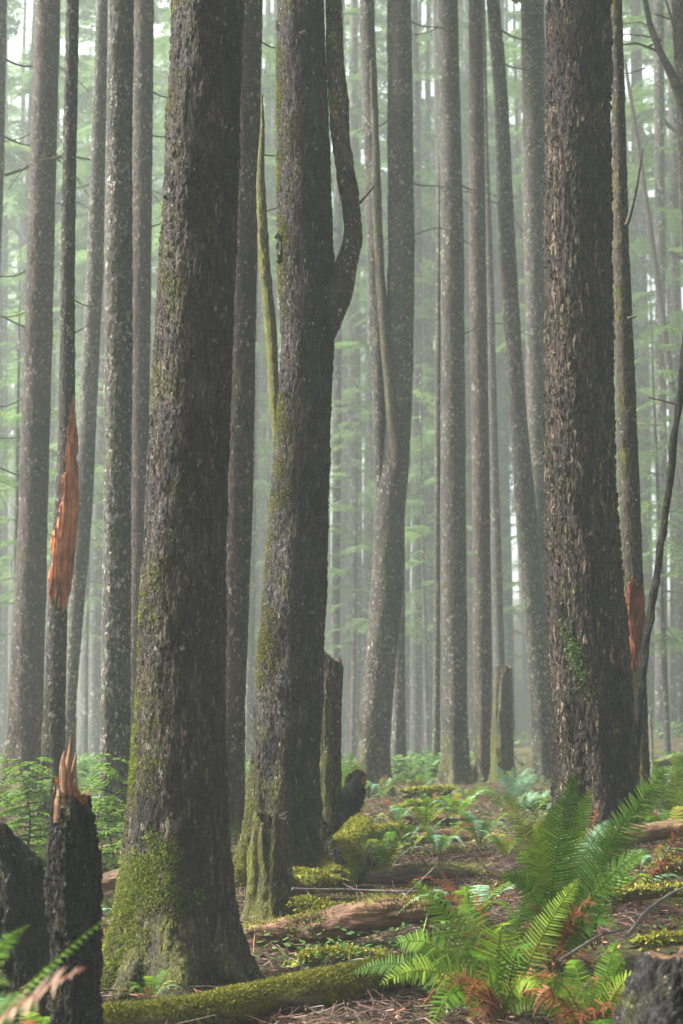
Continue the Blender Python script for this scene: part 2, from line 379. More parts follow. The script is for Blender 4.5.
# ------------------------------------------------------------------ terrain
PROF_Y = [-8, 0, 5, 8, 12, 17, 25, 60, 80, 100, 150, 240]
PROF_H = [-.1, 0, .12, .32, .68, .80, .75, .5, 1.5, 3.9, 10.5, 20.0]
anch = []
for t in TR.values():
    rr = t['rows'][-1]
    p = pt((rr[1] + rr[2]) / 2, t['bv'], t['D']); anch.append(p)
for (u, v, D) in [(520, 1000, 7.3), (345, 985, 8.1), (345, 930, 9.3), (400, 870, 11.3), (450, 830, 14), (640, 850, 10), (660, 800, 13.5), (660, 930, 8.0), (20, 940, 8.6), (20, 840, 12.0), (420, 925, 9.3), (560, 900, 8.6), (170, 1015, 7.6), (400, 1000, 7.7)]:
    anch.append(pt(u, v, D))
LOGA = [(60,1038,7.2),(110,1032,7.3),(190,1026,7.4),(260,1013,7.6),(330,1002,7.75),(400,985,7.9),(445,970,8.0),
        (232,955,9.4),(270,953,9.35),(320,944,9.3),(360,936,9.25),(405,926,9.2),(447,921,9.15),(333,896,10.6),(347,866,11.3),(361,834,12.0),
        (395,850,13.2),(440,843,13.3),(490,845,13.3),(535,850,13.2),(404,797,17.5),(452,796,17.7),(276,886,10.4),(318,886,10.3),
        (590,843,9.9),(620,843,9.9),(655,838,9.9),(700,832,9.9),(372,885,10.8),(410,880,10.8),(450,878,10.8),(485,882,10.8),
        (-20,992,7.4),(10,978,7.6),(40,964,7.9),(-20,944,8.6),(15,937,8.7),(45,924,8.9),(392,815,15.5),(440,805,15.7),(118,886,10.2),(520,837,12.2),(590,835,12.2)]
for a_ in LOGA: anch.append(pt(*a_) - np.array([0, 0, .085]))
for a_ in [(670, 735, 38), (690, 715, 45), (690, 690, 52)]: anch.append(pt(*a_))
anch = np.array(anch)

def ground0(x, y):
    x, y = np.asarray(x, float), np.asarray(y, float)
    h0 = np.interp(y, PROF_Y, PROF_H)
    num = np.zeros(np.broadcast(x, y).shape); den = np.zeros_like(num)
    for (ax, ay, az) in anch:
        s = .28 + .05 * ay
        w = np.exp(-((x - ax) ** 2 + (y - ay) ** 2) / (2 * s * s))
        num += w * (az - np.interp(ay, PROF_Y, PROF_H)); den += w
    return h0 + num / (den + .12)

def ground(x, y):
    x, y = np.asarray(x, float), np.asarray(y, float)
    h = ground0(x, y)
    return h + .05 * fbm(x * .9, y * .9, 0, 3, 4) + .035 * fbm(x * 4, y * 4, 0, 9, 3) + .03 * np.clip(fbm(x * 7, y * 7, 0, 14, 2), 0, 1) * (y < 32)

def gz(x, y): return float(ground(x, y))

ys = [-8.0]
while ys[-1] < 240:
    y = ys[-1]
    ys.append(y + (.4 if y < 3.5 else max(.04, .0055 * y) if y < 30 else .03 * y))
ys = np.array(ys)
a = np.linspace(-1, 1, 361); a = .45 * a + .55 * a ** 3
XX = np.outer(5 + .75 * np.clip(ys, 0, None), a); YY = np.repeat(ys[:, None], len(a), 1)
ZZ = ground(XX, YY)
V = np.stack([XX, YY, ZZ], -1).reshape(-1, 3)
ni, nj = XX.shape
ii, jj = np.meshgrid(np.arange(ni - 1), np.arange(nj - 1), indexing='ij')
q = np.stack([ii * nj + jj, ii * nj + jj + 1, (ii + 1) * nj + jj + 1, (ii + 1) * nj + jj], -1).reshape(-1, 4)

m, nt, out = newmat('forest_floor')
tc = nd(nt, 'TexCoord').outputs['Object']
n1 = nd(nt, 'TexNoise', Vector=tc, Scale=1.1, Detail=8.0, Roughness=.7).outputs['Fac']
n2 = nd(nt, 'TexNoise', Vector=tc, Scale=24.0, Detail=8.0, Roughness=.75).outputs['Fac']
n3 = nd(nt, 'TexNoise', Vector=tc, Scale=2.3, Detail=7.0, Roughness=.7).outputs['Fac']
cc = ramp(nt, n2, [(.30, (.012, .009, .008)), (.48, (.055, .032, .022)), (.62, (.10, .058, .042)), (.78, (.17, .12, .09))])
cc = mixc(nt, mrange(nt, n1, .45, .62, 0, .7), cc, mixc(nt, n2, (.02, .012, .009), (.12, .06, .05)))
fn = nd(nt, 'TexNoise', Vector=tc, Scale=60.0, Detail=4.0).outputs['Fac']
mm = mrange(nt, math_(nt, 'MULTIPLY_ADD', n2, .25, n3), .62, .72)
cc = mixc(nt, math_(nt, 'MULTIPLY', mm, .9), cc, mixc(nt, mrange(nt, fn, .3, .7), MOSS_A, MOSS_B))
cc = nd(nt, 'HueSaturation', Color=cc, Value=.68).outputs[0]
b = nd(nt, 'BsdfPrincipled', Base_Color=cc, Roughness=.9); b.inputs['Specular IOR Level'].default_value = .2
nt.links.new(b.outputs[0], out.inputs['Surface'])
d = nd(nt, 'Displacement', Height=n2, Midlevel=.5, Scale=.06); nt.links.new(d.outputs[0], out.inputs['Displacement'])
M['floor'] = m
mb = MB(); mb.add(V, q); g_ = mb.build('ground', m)
tag(g_, 'brown needle-strewn forest floor with patches of moss', None, None, 'structure')

# ------------------------------------------------------------------ tubes
def frame_axes(C):
    d = np.gradient(C, axis=0); d /= np.linalg.norm(d, axis=1)[:, None] + 1e-9
    ref = np.array([0, 1.0, 0])
    if abs(np.mean(d @ ref)) > .8: ref = np.array([1.0, 0, 0])
    s = np.cross(ref, d); s /= np.linalg.norm(s, axis=1)[:, None] + 1e-9
    n = np.cross(d, s)
    return d, s, n

def grid_quads(ni, nj):
    ii, jj = np.meshgrid(np.arange(ni - 1), np.arange(nj), indexing='ij')
    j2 = (jj + 1) % nj
    return np.stack([ii * nj + jj, ii * nj + j2, (ii + 1) * nj + j2, (ii + 1) * nj + jj], -1).reshape(-1, 4)

def tube(mb, C, r, nseg=12, m=0, cap=True, rmod=None, tint=None, shear=None):
    """C: centres along a path, r: radii; rmod(theta, i) multiplies the radius; returns the vertex grid"""
    C = np.asarray(C, float); r = np.asarray(r, float)
    d, s, n = frame_axes(C)
    th = np.linspace(0, 2 * np.pi, nseg, endpoint=False)
    rr = np.repeat(r[:, None], nseg, 1)
    if rmod is not None: rr = rr * rmod(th[None, :], np.arange(len(r))[:, None])
    V = C[:, None, :] + rr[..., None] * (np.cos(th)[None, :, None] * s[:, None, :] + np.sin(th)[None, :, None] * n[:, None, :])
    if shear is not None: V = V + shear(th[None, :], np.arange(len(r))[:, None])
    mb.add(V, grid_quads(len(r), nseg), m=m, tint=tint)
    if cap:
        for k, fl in ((0, 1), (len(r) - 1, 0)):
            base = mb.n
            ring = V[k]; c = ring.mean(0)
            idx = np.arange(nseg)
            tri = np.stack([np.full(nseg, nseg), idx, (idx + 1) % nseg], 1)
            if fl: tri = tri[:, ::-1]
            mb.add(np.vstack([ring, c]), tris=tri, m=m, tint=tint)
    return V

def resample(P, n):
    P = np.asarray(P, float)
    s = np.concatenate([[0], np.cumsum(np.linalg.norm(np.diff(P[:, :3], axis=0), axis=1))])
    t = np.linspace(0, s[-1], n)
    Q = np.stack([np.interp(t, s, P[:, k]) for k in range(P.shape[1])], 1)
    k = max(1, n // (2 * len(P)))
    if k > 1 and n > 6:
        ker = np.ones(2 * (k // 2) + 1); ker /= ker.sum()
        pad = len(ker) // 2
        for c in range(Q.shape[1]):
            ext = np.concatenate([2 * Q[0, c] - Q[1:pad + 1, c][::-1], Q[:, c], 2 * Q[-1, c] - Q[-pad - 1:-1, c][::-1]])
            Q[:, c] = np.convolve(ext, ker, 'valid')
    return Q

def traced(rows, D):
    P = []
    for (v, l, r_) in sorted(rows, key=lambda t: -t[0]):
        c = pt((l + r_) / 2, v, D); P.append([c[0], c[2], (r_ - l) / 2 * mpp(v, D)])
    return np.array(P)         # from the base upwards: x, z, radius

def jagged(seed, amp):
    return lambda th: amp * (fbm(np.cos(th) * 2.2, np.sin(th) * 2.2, 7.7, seed, 3) + .5 * vnoise(np.cos(th) * 7, np.sin(th) * 7, 1.3, seed))

# ---- dead branches (three shared meshes, local +X outwards)
def dead_branch_mesh(seed, L):
    g = np.random.default_rng(seed); mb = MB()
    n = 12; t = np.linspace(0, 1, n)
    C = np.stack([t * L, .10 * L * np.sin(t * 5 + seed) * t, -.28 * L * t ** 1.8 + .06 * L * np.sin(t * 7 + seed)], 1)
    tube(mb, C, .013 * (1 - .85 * t) + .002, 5)
    for k in range(7):
        i = g.integers(3, n - 1); s = g.choice([-1, 1]); l = L * g.uniform(.15, .4) * (1.1 - i / n)
        q_ = np.linspace(0, 1, 5)
        dirv = np.array([g.uniform(.3, .9), s * g.uniform(.4, 1), g.uniform(-.6, .3)]); dirv /= np.linalg.norm(dirv)
        C2 = C[i] + q_[:, None] * dirv * l + np.stack([0 * q_, 0 * q_, -.25 * l * q_ ** 2], 1)
        tube(mb, C2, .005 * (1 - .8 * q_) + .0012, 4)
    return mb.mesh('branch', M['twig_moss'])
DEADM = [dead_branch_mesh(3 + k, L) for k, L in enumerate((.9, 1.3, 1.7))]

def attach_branch(tree, p_world, az, pitch=0.0, s=1.0, k=0, name='branch'):
    o = bpy.data.objects.new(name, DEADM[k % 3]); col.objects.link(o)
    o.parent = tree
    o.location = [float(x) for x in np.asarray(p_world) - np.array(tree['_org'])]
    o.rotation_euler = (0, pitch, az); o.scale = (s, s, s)
    return o

TREE = {}; SURF = {}
for ti, (key, t) in enumerate(TR.items()):
    D = t['D']; P = traced(t['rows'], D)
    bx, bz = P[0, 0], P[0, 1]
    gx = gz(bx, D)
    # down to the ground, then upwards past the frame along the last slope
    up = P[-1] + 0
    sl = (P[-1, 0] - P[-2, 0]) / (P[-1, 1] - P[-2, 1])
    ztop_frame = pt(0, -60, D)[2]
    H = 25.0 + 4 * vnoise(ti * 3.1, .5)
    zlist = np.concatenate([np.arange(min(gx, bz) - .45, ztop_frame, {3: .012, 2: .026, 1: .12}[t['dens']]), np.linspace(ztop_frame + .3, max(ztop_frame + 4, gx + H), 24)])
    x = np.interp(zlist, P[:, 1], P[:, 0]); r = np.interp(zlist, P[:, 1], P[:, 2])
    lo = zlist < P[0, 1]; hi = zlist > P[-1, 1]
    sl0 = (P[1, 0] - P[0, 0]) / (P[1, 1] - P[0, 1])
    x[lo] = P[0, 0] + sl0 * (zlist[lo] - P[0, 1])
    x[hi] = P[-1, 0] + sl * .6 * (zlist[hi] - P[-1, 1])
    zt = zlist[-1]
    r[hi] = P[-1, 2] * np.clip((zt - zlist[hi]) / (zt - P[-1, 1]), .02, 1) ** .75
    dz = zlist[1] - zlist[0]
    k = int(.30 / dz) | 1
    if k >= 3:                               # smooth the traced outline
        ker = np.hanning(k + 2)[1:-1]; ker /= ker.sum(); pad = k // 2
        nn = int(np.sum(zlist <= ztop_frame))
        for arr in (x, r):
            seg = arr[:nn + pad].copy()
            ext = np.concatenate([np.full(pad, seg[0]), seg])
            arr[:len(seg) - pad] = np.convolve(ext, ker, 'valid')[:len(seg) - pad]
    y = D + .12 * vnoise(zlist * .25, ti * 7.7) * (t['dens'] > 0)
    hh = zlist - gx
    nseg = {3: 168, 2: 72, 1: 22}[t['dens']]
    nb = 4 + ti % 3; ph = ti * 1.7
    def rmod(th, i, hh=hh, fl=t['flare'], nb=nb, ph=ph, ti=ti, r=r, zlist=zlist):
        h = hh[i]; z = zlist[i]
        e = np.exp(-np.clip(h, -.1, 9) / .22)
        lob = .55 + .75 * np.clip(np.cos(nb * th + ph + .6 * np.sin(th + ti)), -.3, 1)
        m_ = 1 + fl * 1.25 * e * lob
        m_ = m_ + .07 * vnoise(np.cos(th) * 1.3 + 3, np.sin(th) * 1.3, z * 1.6 + ti * 5, 2) + .05 * fbm(np.cos(th) * 3, np.sin(th) * 3, z * 4.5 + ti, 5, 2)
        rid = np.exp(-np.clip(h, 0, 9) / .9) * .10 * np.cos(nb * th + ph + .6 * np.sin(th + ti))
        return m_ + rid
    loc = (float(np.interp(gx, zlist, x)), D, gx)
    root = thing('conifer_tree', loc, t['label'], t['cat'], G_NEAR)
    mb = MB()
    C = np.stack([x, y, zlist], 1)
    Vg = tube(mb, C, r, nseg, rmod=rmod)
    mb.build('trunk', M[t['mat']], root)
    TREE[key] = root; SURF[key] = (Vg, C, r)

def limb(key, pts, D, mat, name='limb', nseg=24, n=90, parent=None, taper=True, dD=None, lump=.08):
    P = []
    for i, (u, v, rp) in enumerate(pts):
        d_ = D + (dD[i] if dD else 0)
        c = pt(u, v, d_); P.append([c[0], c[1], c[2], rp * mpp(v, d_)])
    Q = resample(np.array(P), n)
    mb = MB()
    z = np.arange(n)
    tube(mb, Q[:, :3], Q[:, 3], nseg, rmod=lambda th, i: 1 + 2 * lump * fbm(np.cos(th) * 1.5, np.sin(th) * 1.5, i * .11 + len(pts), 4, 3))
    return mb.build(name, M[mat], parent if parent is not None else TREE[key])

# forked stem on the forked trunk
limb('fork', [(304,385,5),(316,345,13),(326,315,18),(338,288,15),(347,265,10.5),(353,240,8.8),(352.5,215,8.6),(347,185,9.6),(341,140,9.8),(336,70,8.6),(333,0,7.8),(331,-80,7.5),(326,-400,6)], 10.97, 'bark_mossy', 'forked_stem', 64, 300, lump=.15)
limb('fork', [(358,205,1.6),(366,196,1.1),(374,186,.7)], 10.85, 'twig_moss', 'branch', 8, 16)
limb('fork', [(352,182,3.2),(350,176,3.4),(346,172,2.5)], 10.78, 'bark_snag', 'knot', 14, 12, lump=.25)
# thinner stems joining the curved trunk
limb('twin', [(388,540,6),(382,490,7),(380,430,7),(379,380,7.2),(375.5,260,8.2),(367,0,7),(362,-200,6),(352,-500,4)], 21.25, 'bark_mottled', 'stem', 28, 200)
limb('twin', [(398,470,6),(393,420,6),(386,350,5.4),(380,270,4.6),(376,190,5),(376,150,3.5),(372,90,2.2),(371,60,1)], 21.1, 'bark_mossy', 'stem', 16, 80)
# crooked dead limb of the right-hand edge tree
lb = limb('edgeright', [(700,150,7),(682,100,6),(672,75,4.6),(660,52,3.6),(650,25,3),(645,0,2.6),(640,-60,2),(634,-140,1)], 21.2, 'twig_moss', 'dead_limb', 12, 80, dD=[0,-.2,-.3,-.4,-.4,-.5,-.6,-.7])
for tw in ([(672,70,1.6),(660,52,1.5),(650,48,1.4),(636,43,1.2),(622,45,.8)], [(675,32,1.5),(670,14,1.2),(664,-6,.9)], [(648,47,1.3),(655,43,1),(662,40,.7)], [(661,40,1),(645,36,.8),(624,34,.5)], [(655,14,1),(672,20,.8)], [(655,28,.7),(640,22,.6),(622,24,.5)], [(645,68,.8),(628,74,.6),(618,72,.5)]):
    limb('edgeright', tw, 20.85, 'twig_moss', 'twig', 6, 16, parent=lb)
# bare dead branch on the slim trunk with the rotten foot
limb('rotfoot', [(627,225,2.2),(631,212,1.8),(637,185,1.5),(641,160,1.1),(643,148,.6)], 13.1, 'twig_moss', 'branch', 8, 24)
limb('rotfoot', [(628,318,1.4),(634,317,1),(637,316,.6)], 13.0, 'twig_grey', 'branch_stub', 6, 8)
limb('far_h', [(262,150,1.5),(262,120,1.3),(261,95,1)], 45.9, 'twig_moss', 'branch', 6, 10)

# knots and stubs on the nearest trunks
def stub(key, u, v, rp, lp, D, ang):
    p = pt(u, v, D); s = mpp(v, D)
    Vg, C, r = SURF[key]
    i = int(np.argmin(abs(C[:, 2] - p[2])))
    dxr = (p[0] - C[i, 0]) / r[i]
    yy = C[i, 1] - r[i] * math.sqrt(max(0, 1 - min(.99, dxr * dxr)))
    base = np.array([p[0], yy + .03, p[2]]); nrm = base - np.array([C[i, 0], C[i, 1], p[2]]); nrm /= np.linalg.norm(nrm)
    nrm = nrm + np.array([0, 0, ang]); nrm /= np.linalg.norm(nrm)
    q_ = np.linspace(0, 1, 9)
    mb = MB()
    tube(mb, base + np.outer(q_ * lp * s, nrm), rp * s * np.array([2.1, 1.6, 1.25, 1.05, .95, .9, .85, .7, .35]), 20, rmod=lambda th, i: 1 + .5 * fbm(np.cos(th) * 2, np.sin(th) * 2, i * .5 + u, 8, 3))
    mb.build('knot', M['bark_snag'] if key != 'great' else M['bark_mossy'], TREE[key])
for (u, v, rp) in [(181,165,3.5),(196,187,4.5),(187,338,4.5),(206,65,3),(172,205,2.6),(200,250,3.4),(216,420,3),(175,560,3),(188,480,3.6),(210,600,3)]:
    stub('great', u, v, rp, 7, 8.3, -.1)
for (u, v, rp) in [(294,52,2),(282,240,3),(306,275,3.5),(290,400,2.4),(300,560,2.4),(312,480,2)]:
    stub('fork', u, v, rp, 6, 11.0, .1)
for (u, v, rp) in [(600,98,4),(578,170,3.5),(568,380,3.5),(585,383,3),(582,235,2.4),(605,320,2.6)]:
    stub('plate', u, v, rp, 5, 11.5, -.2)
limb('fork', [(280,262,2.6),(281,248,2.4),(280.5,236,1.8)], 10.75, 'bark_snag', 'branch_stub', 8, 10)

# dead branches on the middle trees
for key, items in {
    'edgeleft': [(2, 60, -.2, .8), (3, 130, .3, .7), (1, 165, .1, .9)],
    'leftbrown': [(24, 270, 3.3, .55), (22, 305, 3.0, .5), (22, 322, 3.4, .5), (20, 395, 3.2, .55), (19, 430, 3.05, .45), (18, 470, 3.3, .5), (28, 130, 3.2, .4), (50, 200, .1, .3)],
    'slim': [(75, 300, .2, .4), (64, 150, 3.0, .4), (72, 330, -.3, .35)],
    'lichen': [(97, 60, .2, .4), (100, 180, 3.3, .4)],
    'shadow': [(150, 90, .1, .5), (150, 130, -.4, .5), (149, 220, .2, .45)],
    'tucked': [(258, 40, .3, .5), (256, 150, -.2, .5), (254, 210, .3, .4)],
    'twin': [(410, 20, .1, .5), (412, 180, -.3, .5), (412, 230, .3, .4), (388, 120, 3.1, .4)],
    'straight': [(442, 25, 3.0, .5), (462, 180, .2, .5), (463, 330, -.2, .4)],
    'leaning': [(500, 30, .3, .6), (508, 60, .1, .5), (512, 200, 3.3, .4)],
    'far_q': [(668, 120, .5, 1.2), (666, 240, .2, 1.1), (660, 330, 3.2, 1.0)],
}.items():
    t = TR[key]
    for k, (u, v, az, s) in enumerate(items):
        p = pt(u, v, t['D']); Vg, C, r = SURF[key]
        i = int(np.argmin(abs(C[:, 2] - p[2])))
        attach_branch(TREE[key], (C[i, 0] + .8 * r[i] * math.cos(az), C[i, 1] + .8 * r[i] * math.sin(az), p[2]), az, .1 + .25 * math.sin(k * 2.3), s * t['D'] / 17 * 1.3, k)

# rotten red foot of the slim trunk
def splinters(mb, c, rad, n, h, w, seed, lean=(0, 0), flat=.5):
    g = np.random.default_rng(seed)
    for k in range(n):
        a_ = g.uniform(0, 2 * np.pi); d_ = rad * math.sqrt(g.uniform(0, 1))
        hh = h * g.uniform(.35, 1) ; ww = w * g.uniform(.5, 1.2)
        b0 = np.array([c[0] + d_ * math.cos(a_), c[1] + d_ * math.sin(a_), c[2] - .06])
        t_ = np.linspace(0, 1, 5)
        C = b0 + np.outer(t_ * hh, [0, 0, 1]) + np.outer(t_ ** 1.5 * hh, [lean[0] + g.normal(0, .06), lean[1] + g.normal(0, .06), 0])
        tube(mb, C, ww * np.array([1, .95, .8, .5, .06]), 6, rmod=lambda th, i: 1 + .3 * np.cos(2 * th + k))

def shell_patch(key, v0, v1, lfun, mat, name, D, out=.006, jag=.05, th0=-2.9, th1=-.15, depth=.018, n=70, m_=48, zs=5.0):
    Vg, C, r = SURF[key]
    z0, z1 = pt(0, v1, D)[2], pt(0, v0, D)[2]
    s = np.linspace(0, 1, n)
    f0 = th0 if callable(th0) else (lambda q: th0 + 0 * q); f1 = th1 if callable(th1) else (lambda q: th1 + 0 * q)
    zz_ = z0 + s * (z1 - z0)
    a0 = f0(s) + .8 * fbm(zz_ * 9, 0 * s, 1.1, 31, 5); a1 = f1(s) + .8 * fbm(zz_ * 9, 0 * s, 5.1, 32, 5)
    a1 = np.maximum(a1, a0 + .12)
    uu = np.linspace(0, 1, m_)
    TH = a0[:, None] + (a1 - a0)[:, None] * uu[None, :]
    topj = jag * fbm(uu * 9.0, 0 * uu, 2.2, 5, 3) * 2; botj = jag * 2.4 * fbm(uu * 8, 0 * uu, 9.2, 6, 3) * 2
    Z = (z0 + botj)[None, :] + s[:, None] * ((z1 + topj) - (z0 + botj))[None, :]
    x = np.interp(Z, C[:, 2], C[:, 0]); y = np.interp(Z, C[:, 2], C[:, 1]); rr = np.interp(Z, C[:, 2], r)
    e = np.minimum(np.minimum(s[:, None], 1 - s[:, None]) * 12, np.minimum(np.arange(m_), m_ - 1 - np.arange(m_))[None, :] / 3).clip(0, 1)
    rad = rr * 1.0 + e * (out + depth * .3 + .022 * fbm(TH * 6, Z * zs * 1.6, 0, 3, 5) + .012 * fbm(TH * 17, Z * zs * 1.5, 0, 8, 3)) - (1 - e) * .03
    V = np.stack([x + rad * np.cos(TH), y + rad * np.sin(TH), Z], -1)
    ii, jj = np.meshgrid(np.arange(n - 1), np.arange(m_ - 1), indexing='ij')
    q = np.stack([ii * m_ + jj, ii * m_ + jj + 1, (ii + 1) * m_ + jj + 1, (ii + 1) * m_ + jj], -1).reshape(-1, 4)
    mb = MB(); mb.add(V.reshape(-1, 3), q)
    return mb.build(name, M[mat], TREE[key])
shell_patch('rotfoot', 585, 672, None, 'wood_red', 'rotten_wood', 13.2, th0=lambda q: -2.5 - .2 * q, th1=-.25, jag=.14, n=120, m_=70)

# ---- standing snags and stubs
def snag(name, D, rows, base_v, mat, top_mat, label, cat, group, top_h=.12, jag=.12, flare=.2, spikes=9, nseg=64, slope=0.0, seed=1, dens=.03, moss_part=False):
    P = traced(rows, D)
    gx = gz(P[0, 0], D)
    z0 = min(P[0, 1], gx) - .3
    z = np.arange(z0, P[-1, 1], dens); z = np.append(z, P[-1, 1])
    x = np.interp(z, P[:, 1], P[:, 0]); r = np.interp(z, P[:, 1], P[:, 2])
    jf = jagged(seed, jag)
    n = len(z); rt = r[-1]
    def shear(th, i):
        fr = max(.35, 1.6 * abs(slope), 1.6 * jag) / dens
        f = np.clip((i - (n - 1 - fr)) / fr, 0, 1) ** 2
        dzv = f * (jf(th) + slope * np.cos(th) )
        return np.stack([0 * dzv, 0 * dzv, dzv], -1)
    def rmod(th, i):
        h = z[i] - gx
        return 1 + flare * np.exp(-np.clip(h, -.1, 9) / .2) * (.6 + .6 * np.cos(4 * th + seed)) + .24 * fbm(np.cos(th) * 1.6, np.sin(th) * 1.6, z[i] * 3 + seed, seed, 3) + .20 * fbm(np.cos(th) * 5, np.sin(th) * 5, z[i] * 4 + seed, seed + 1, 4)
    root = thing(name, (float(np.interp(gx, z, x)), D, gx), label, cat, group)
    mb = MB(); Vg = tube(mb, np.stack([x, np.full(n, D), z], 1), r, nseg, rmod=rmod, shear=shear, cap=False)
    mb.build('trunk', M[mat], root)
    mb = MB()
    ring = Vg[-1]; c = ring.mean(0) + np.array([0, 0, -.03])
    inner = c + (ring - c) * .55 + np.random.default_rng(seed).normal(0, .012, ring.shape)
    Vv = np.vstack([ring, inner, c]); k = np.arange(nseg); k2 = (k + 1) % nseg
    mb.add(Vv, np.stack([k, k2, nseg + k2, nseg + k], 1), np.stack([nseg + k, nseg + k2, np.full(nseg, 2 * nseg)], 1))
    if spikes: splinters(mb, c, rt * .75, spikes, top_h, rt * .28, seed, lean=(0, 0))
    mb.build('broken_top', M[top_mat], root)
    return root, Vg

GS = 'broken snags and stumps among the trunks'
torn = shell_patch('slim', 388, 614, None, 'wood_orange', 'torn_wood', 13.9, th0=lambda q: -2.85 + 2.25 * q ** 1.15 + 1.3 * np.exp(-q / .05), th1=lambda q: .45 - .5 * q - 1.3 * np.exp(-q / .07), jag=.07, depth=.02, n=200, m_=60, zs=1.0)
for k, (u, v, hh_) in enumerate([(72, 440, .42), (67, 470, .38), (66, 520, .4), (62, 545, .35), (59, 600, .35), (55, 590, .3), (70, 500, .3)]):
    mb = MB(); splinters(mb, pt(u, v, 13.82), .01, 1, hh_, .010, 22 + k); mb.build('splinter', M['wood_orange'], torn)
snag('mossy_snag', 12.3, [(658,320,343),(720,319,341),(800,316,340),(835,314,341)], 835, 'bark_mossy', 'log_dark', 'short stub with a slanted cut top against the right of the forked trunk', 'snag', GS, spikes=3, jag=.03, slope=-.06, seed=6)
snag('mossy_snag', 24.5, [(668,494,512),(720,492,513),(785,490,515)], 785, 'bark_mossy', 'log_dark', 'short mossy broken stub between the narrow brown and leaning trunks', 'snag', GS, spikes=4, jag=.08, seed=8)
# hollow stump in front of the forked trunk
r_, Vst = snag('mossy_stump', 9.9, [(818,254,286),(850,249,289),(900,247,291),(935,244,294)], 935, 'bark_mossy', 'bark_snag', 'rotting mossy stump with ragged broken top in front of the forked trunk', 'stump', GS, top_h=.10, jag=.10, slope=-.02, spikes=14, seed=12)
for k, (u, v, hh_, ww_) in enumerate([(268,822,.15,.016),(276,824,.12,.014),(260,826,.10,.013),(283,826,.14,.012),(272,830,.10,.02)]):
    mb = MB(); splinters(mb, pt(u, v, 9.84), .01, 1, hh_, ww_, 60 + k); mb.build('splinter', M['wood_red' if k < 2 else 'log_red'], r_)
# black snag in the left foreground
r_, _ = snag('broken_snag', 6.5, [(792,56,88),(815,52,95),(860,50,99),(950,52,99),(1024,52,100),(1090,50,102)], 1090, 'bark_snag', 'wood_orange', 'black rotting snag in the left foreground with an orange-brown pointed top', 'snag', GS, spikes=0, jag=.08, slope=-.05, nseg=96, dens=.014, seed=15)
mb = MB()
for (u, v, tu, tv, wpx, dD) in [(66,820,68.5,734,6.5,0),(60,822,61,768,6,-.03),(72,820,73,752,5,.03),(76,815,77,778,5,-.02),(56,815,57,786,4,0),(64,815,65,750,4.5,-.05),(70,812,71.5,772,3.5,-.06),(82,812,83,796,5,.02)]:
    A_, B_ = pt(u, v, 6.5 + dD), pt(tu, tv, 6.5 + dD); t_ = np.linspace(0, 1, 26); w_ = wpx * mpp(v, 6.5)
    C_ = A_ + np.outer(t_, B_ - A_) + np.stack([.010 * np.sin(t_ * 5 + u), .008 * np.cos(t_ * 4 + u), 0 * t_], 1) * t_[:, None]
    tube(mb, C_, w_ * (1 - t_ ** 1.4) ** .8 + .0012, 22, rmod=lambda th, i, u=u: 1 + .30 * np.cos(2 * th + u) + .5 * fbm(np.cos(th) * 3 + u, np.sin(th) * 3, i * .10, 6, 4))
w_ = mb.build('splintered_wood', M['wood_pale'], r_)
mb = MB(); Q = resample(np.array([list(pt(97, 960, 6.6)) + [.018], list(pt(97, 880, 6.6)) + [.013], list(pt(102, 842, 6.6)) + [.002]]), 20)
tube(mb, Q[:, :3], Q[:, 3], 8); mb.build('splinter', M['wood_pale'], r_)
# dark leaning stump at the left edge
r_, _ = snag('leaning_stump', 7.6, [(822,-16,10),(842,-14,28),(866,-10,40),(900,-8,46),(990,-14,52)], 990, 'bark_snag', 'log_dark', 'dark slanting stump at the left edge beside the orange-topped black snag', 'stump', GS, spikes=6, top_h=.08, jag=.16, slope=-.14, nseg=80, dens=.016, seed=23)
# dark stump at the bottom right corner
r_, _ = snag('dark_stump', 5.2, [(958,648,720),(975,632,735),(1010,622,750),(1060,612,760),(1120,600,775)], 1120, 'bark_snag', 'log_red', 'dark blurred stump filling the bottom right corner', 'stump', GS, spikes=10, top_h=.035, jag=.06, nseg=96, dens=.014, seed=27)
# dark gnarled root snag above the mossy hump
gx = pt(350, 830, 12.2)
root = thing('gnarled_snag', gx, 'small gnarled dark snag with red crumbly top above a mossy hump', 'snag', GS)
limb(None, [(351,850,9),(352,828,8),(349,808,10),(353,792,12),(357,780,9),(361,772,5)], 12.2, 'bark_snag', 'trunk', 32, 60, parent=root, lump=.22)
limb(None, [(345,810,5),(340,800,4),(338,790,2)], 12.15, 'bark_snag', 'branch_stub', 12, 16, parent=root, lump=.2)
mb = MB(); splinters(mb, pt(360, 776, 12.18), .035, 9, .07, .012, 41); mb.build('broken_top', M['wood_red'], root)

# ---- poles
def pole(pts, D, mat, label, dD=None, cat='dead pole', name='dead_pole', n=60):
    b_ = pt(pts[0][0], pts[0][1], D + (dD[0] if dD else 0))
    root = thing(name, b_, label, cat)
    limb(None, pts, D, mat, 'stem', 12, n, parent=root, dD=dD, lump=.1)
    return root
pr = pole([(633,770,4.5),(637,715,4.5),(643,660,4),(652,607,3.4),(666,510,3.2),(677,420,3.4),(684,352,3.4),(700,200,3),(715,60,2.4)], 12.0, 'bark_snag', 'thin dark pole leaning right beside the slim trunk with rotten foot')
limb(None, [(677,404,1.2),(667,402,.9),(655,399,.7),(648,397,.5)], 11.95, 'twig_moss', 'branch', 6, 14, parent=pr)
pole([(740,765,5),(690,520,4),(672,387,3.6),(654,255,3),(641,165,2.6),(625,60,1.6)], 42, 'bark_brown', 'thin pale brown dead pole leaning left in the mist at right')
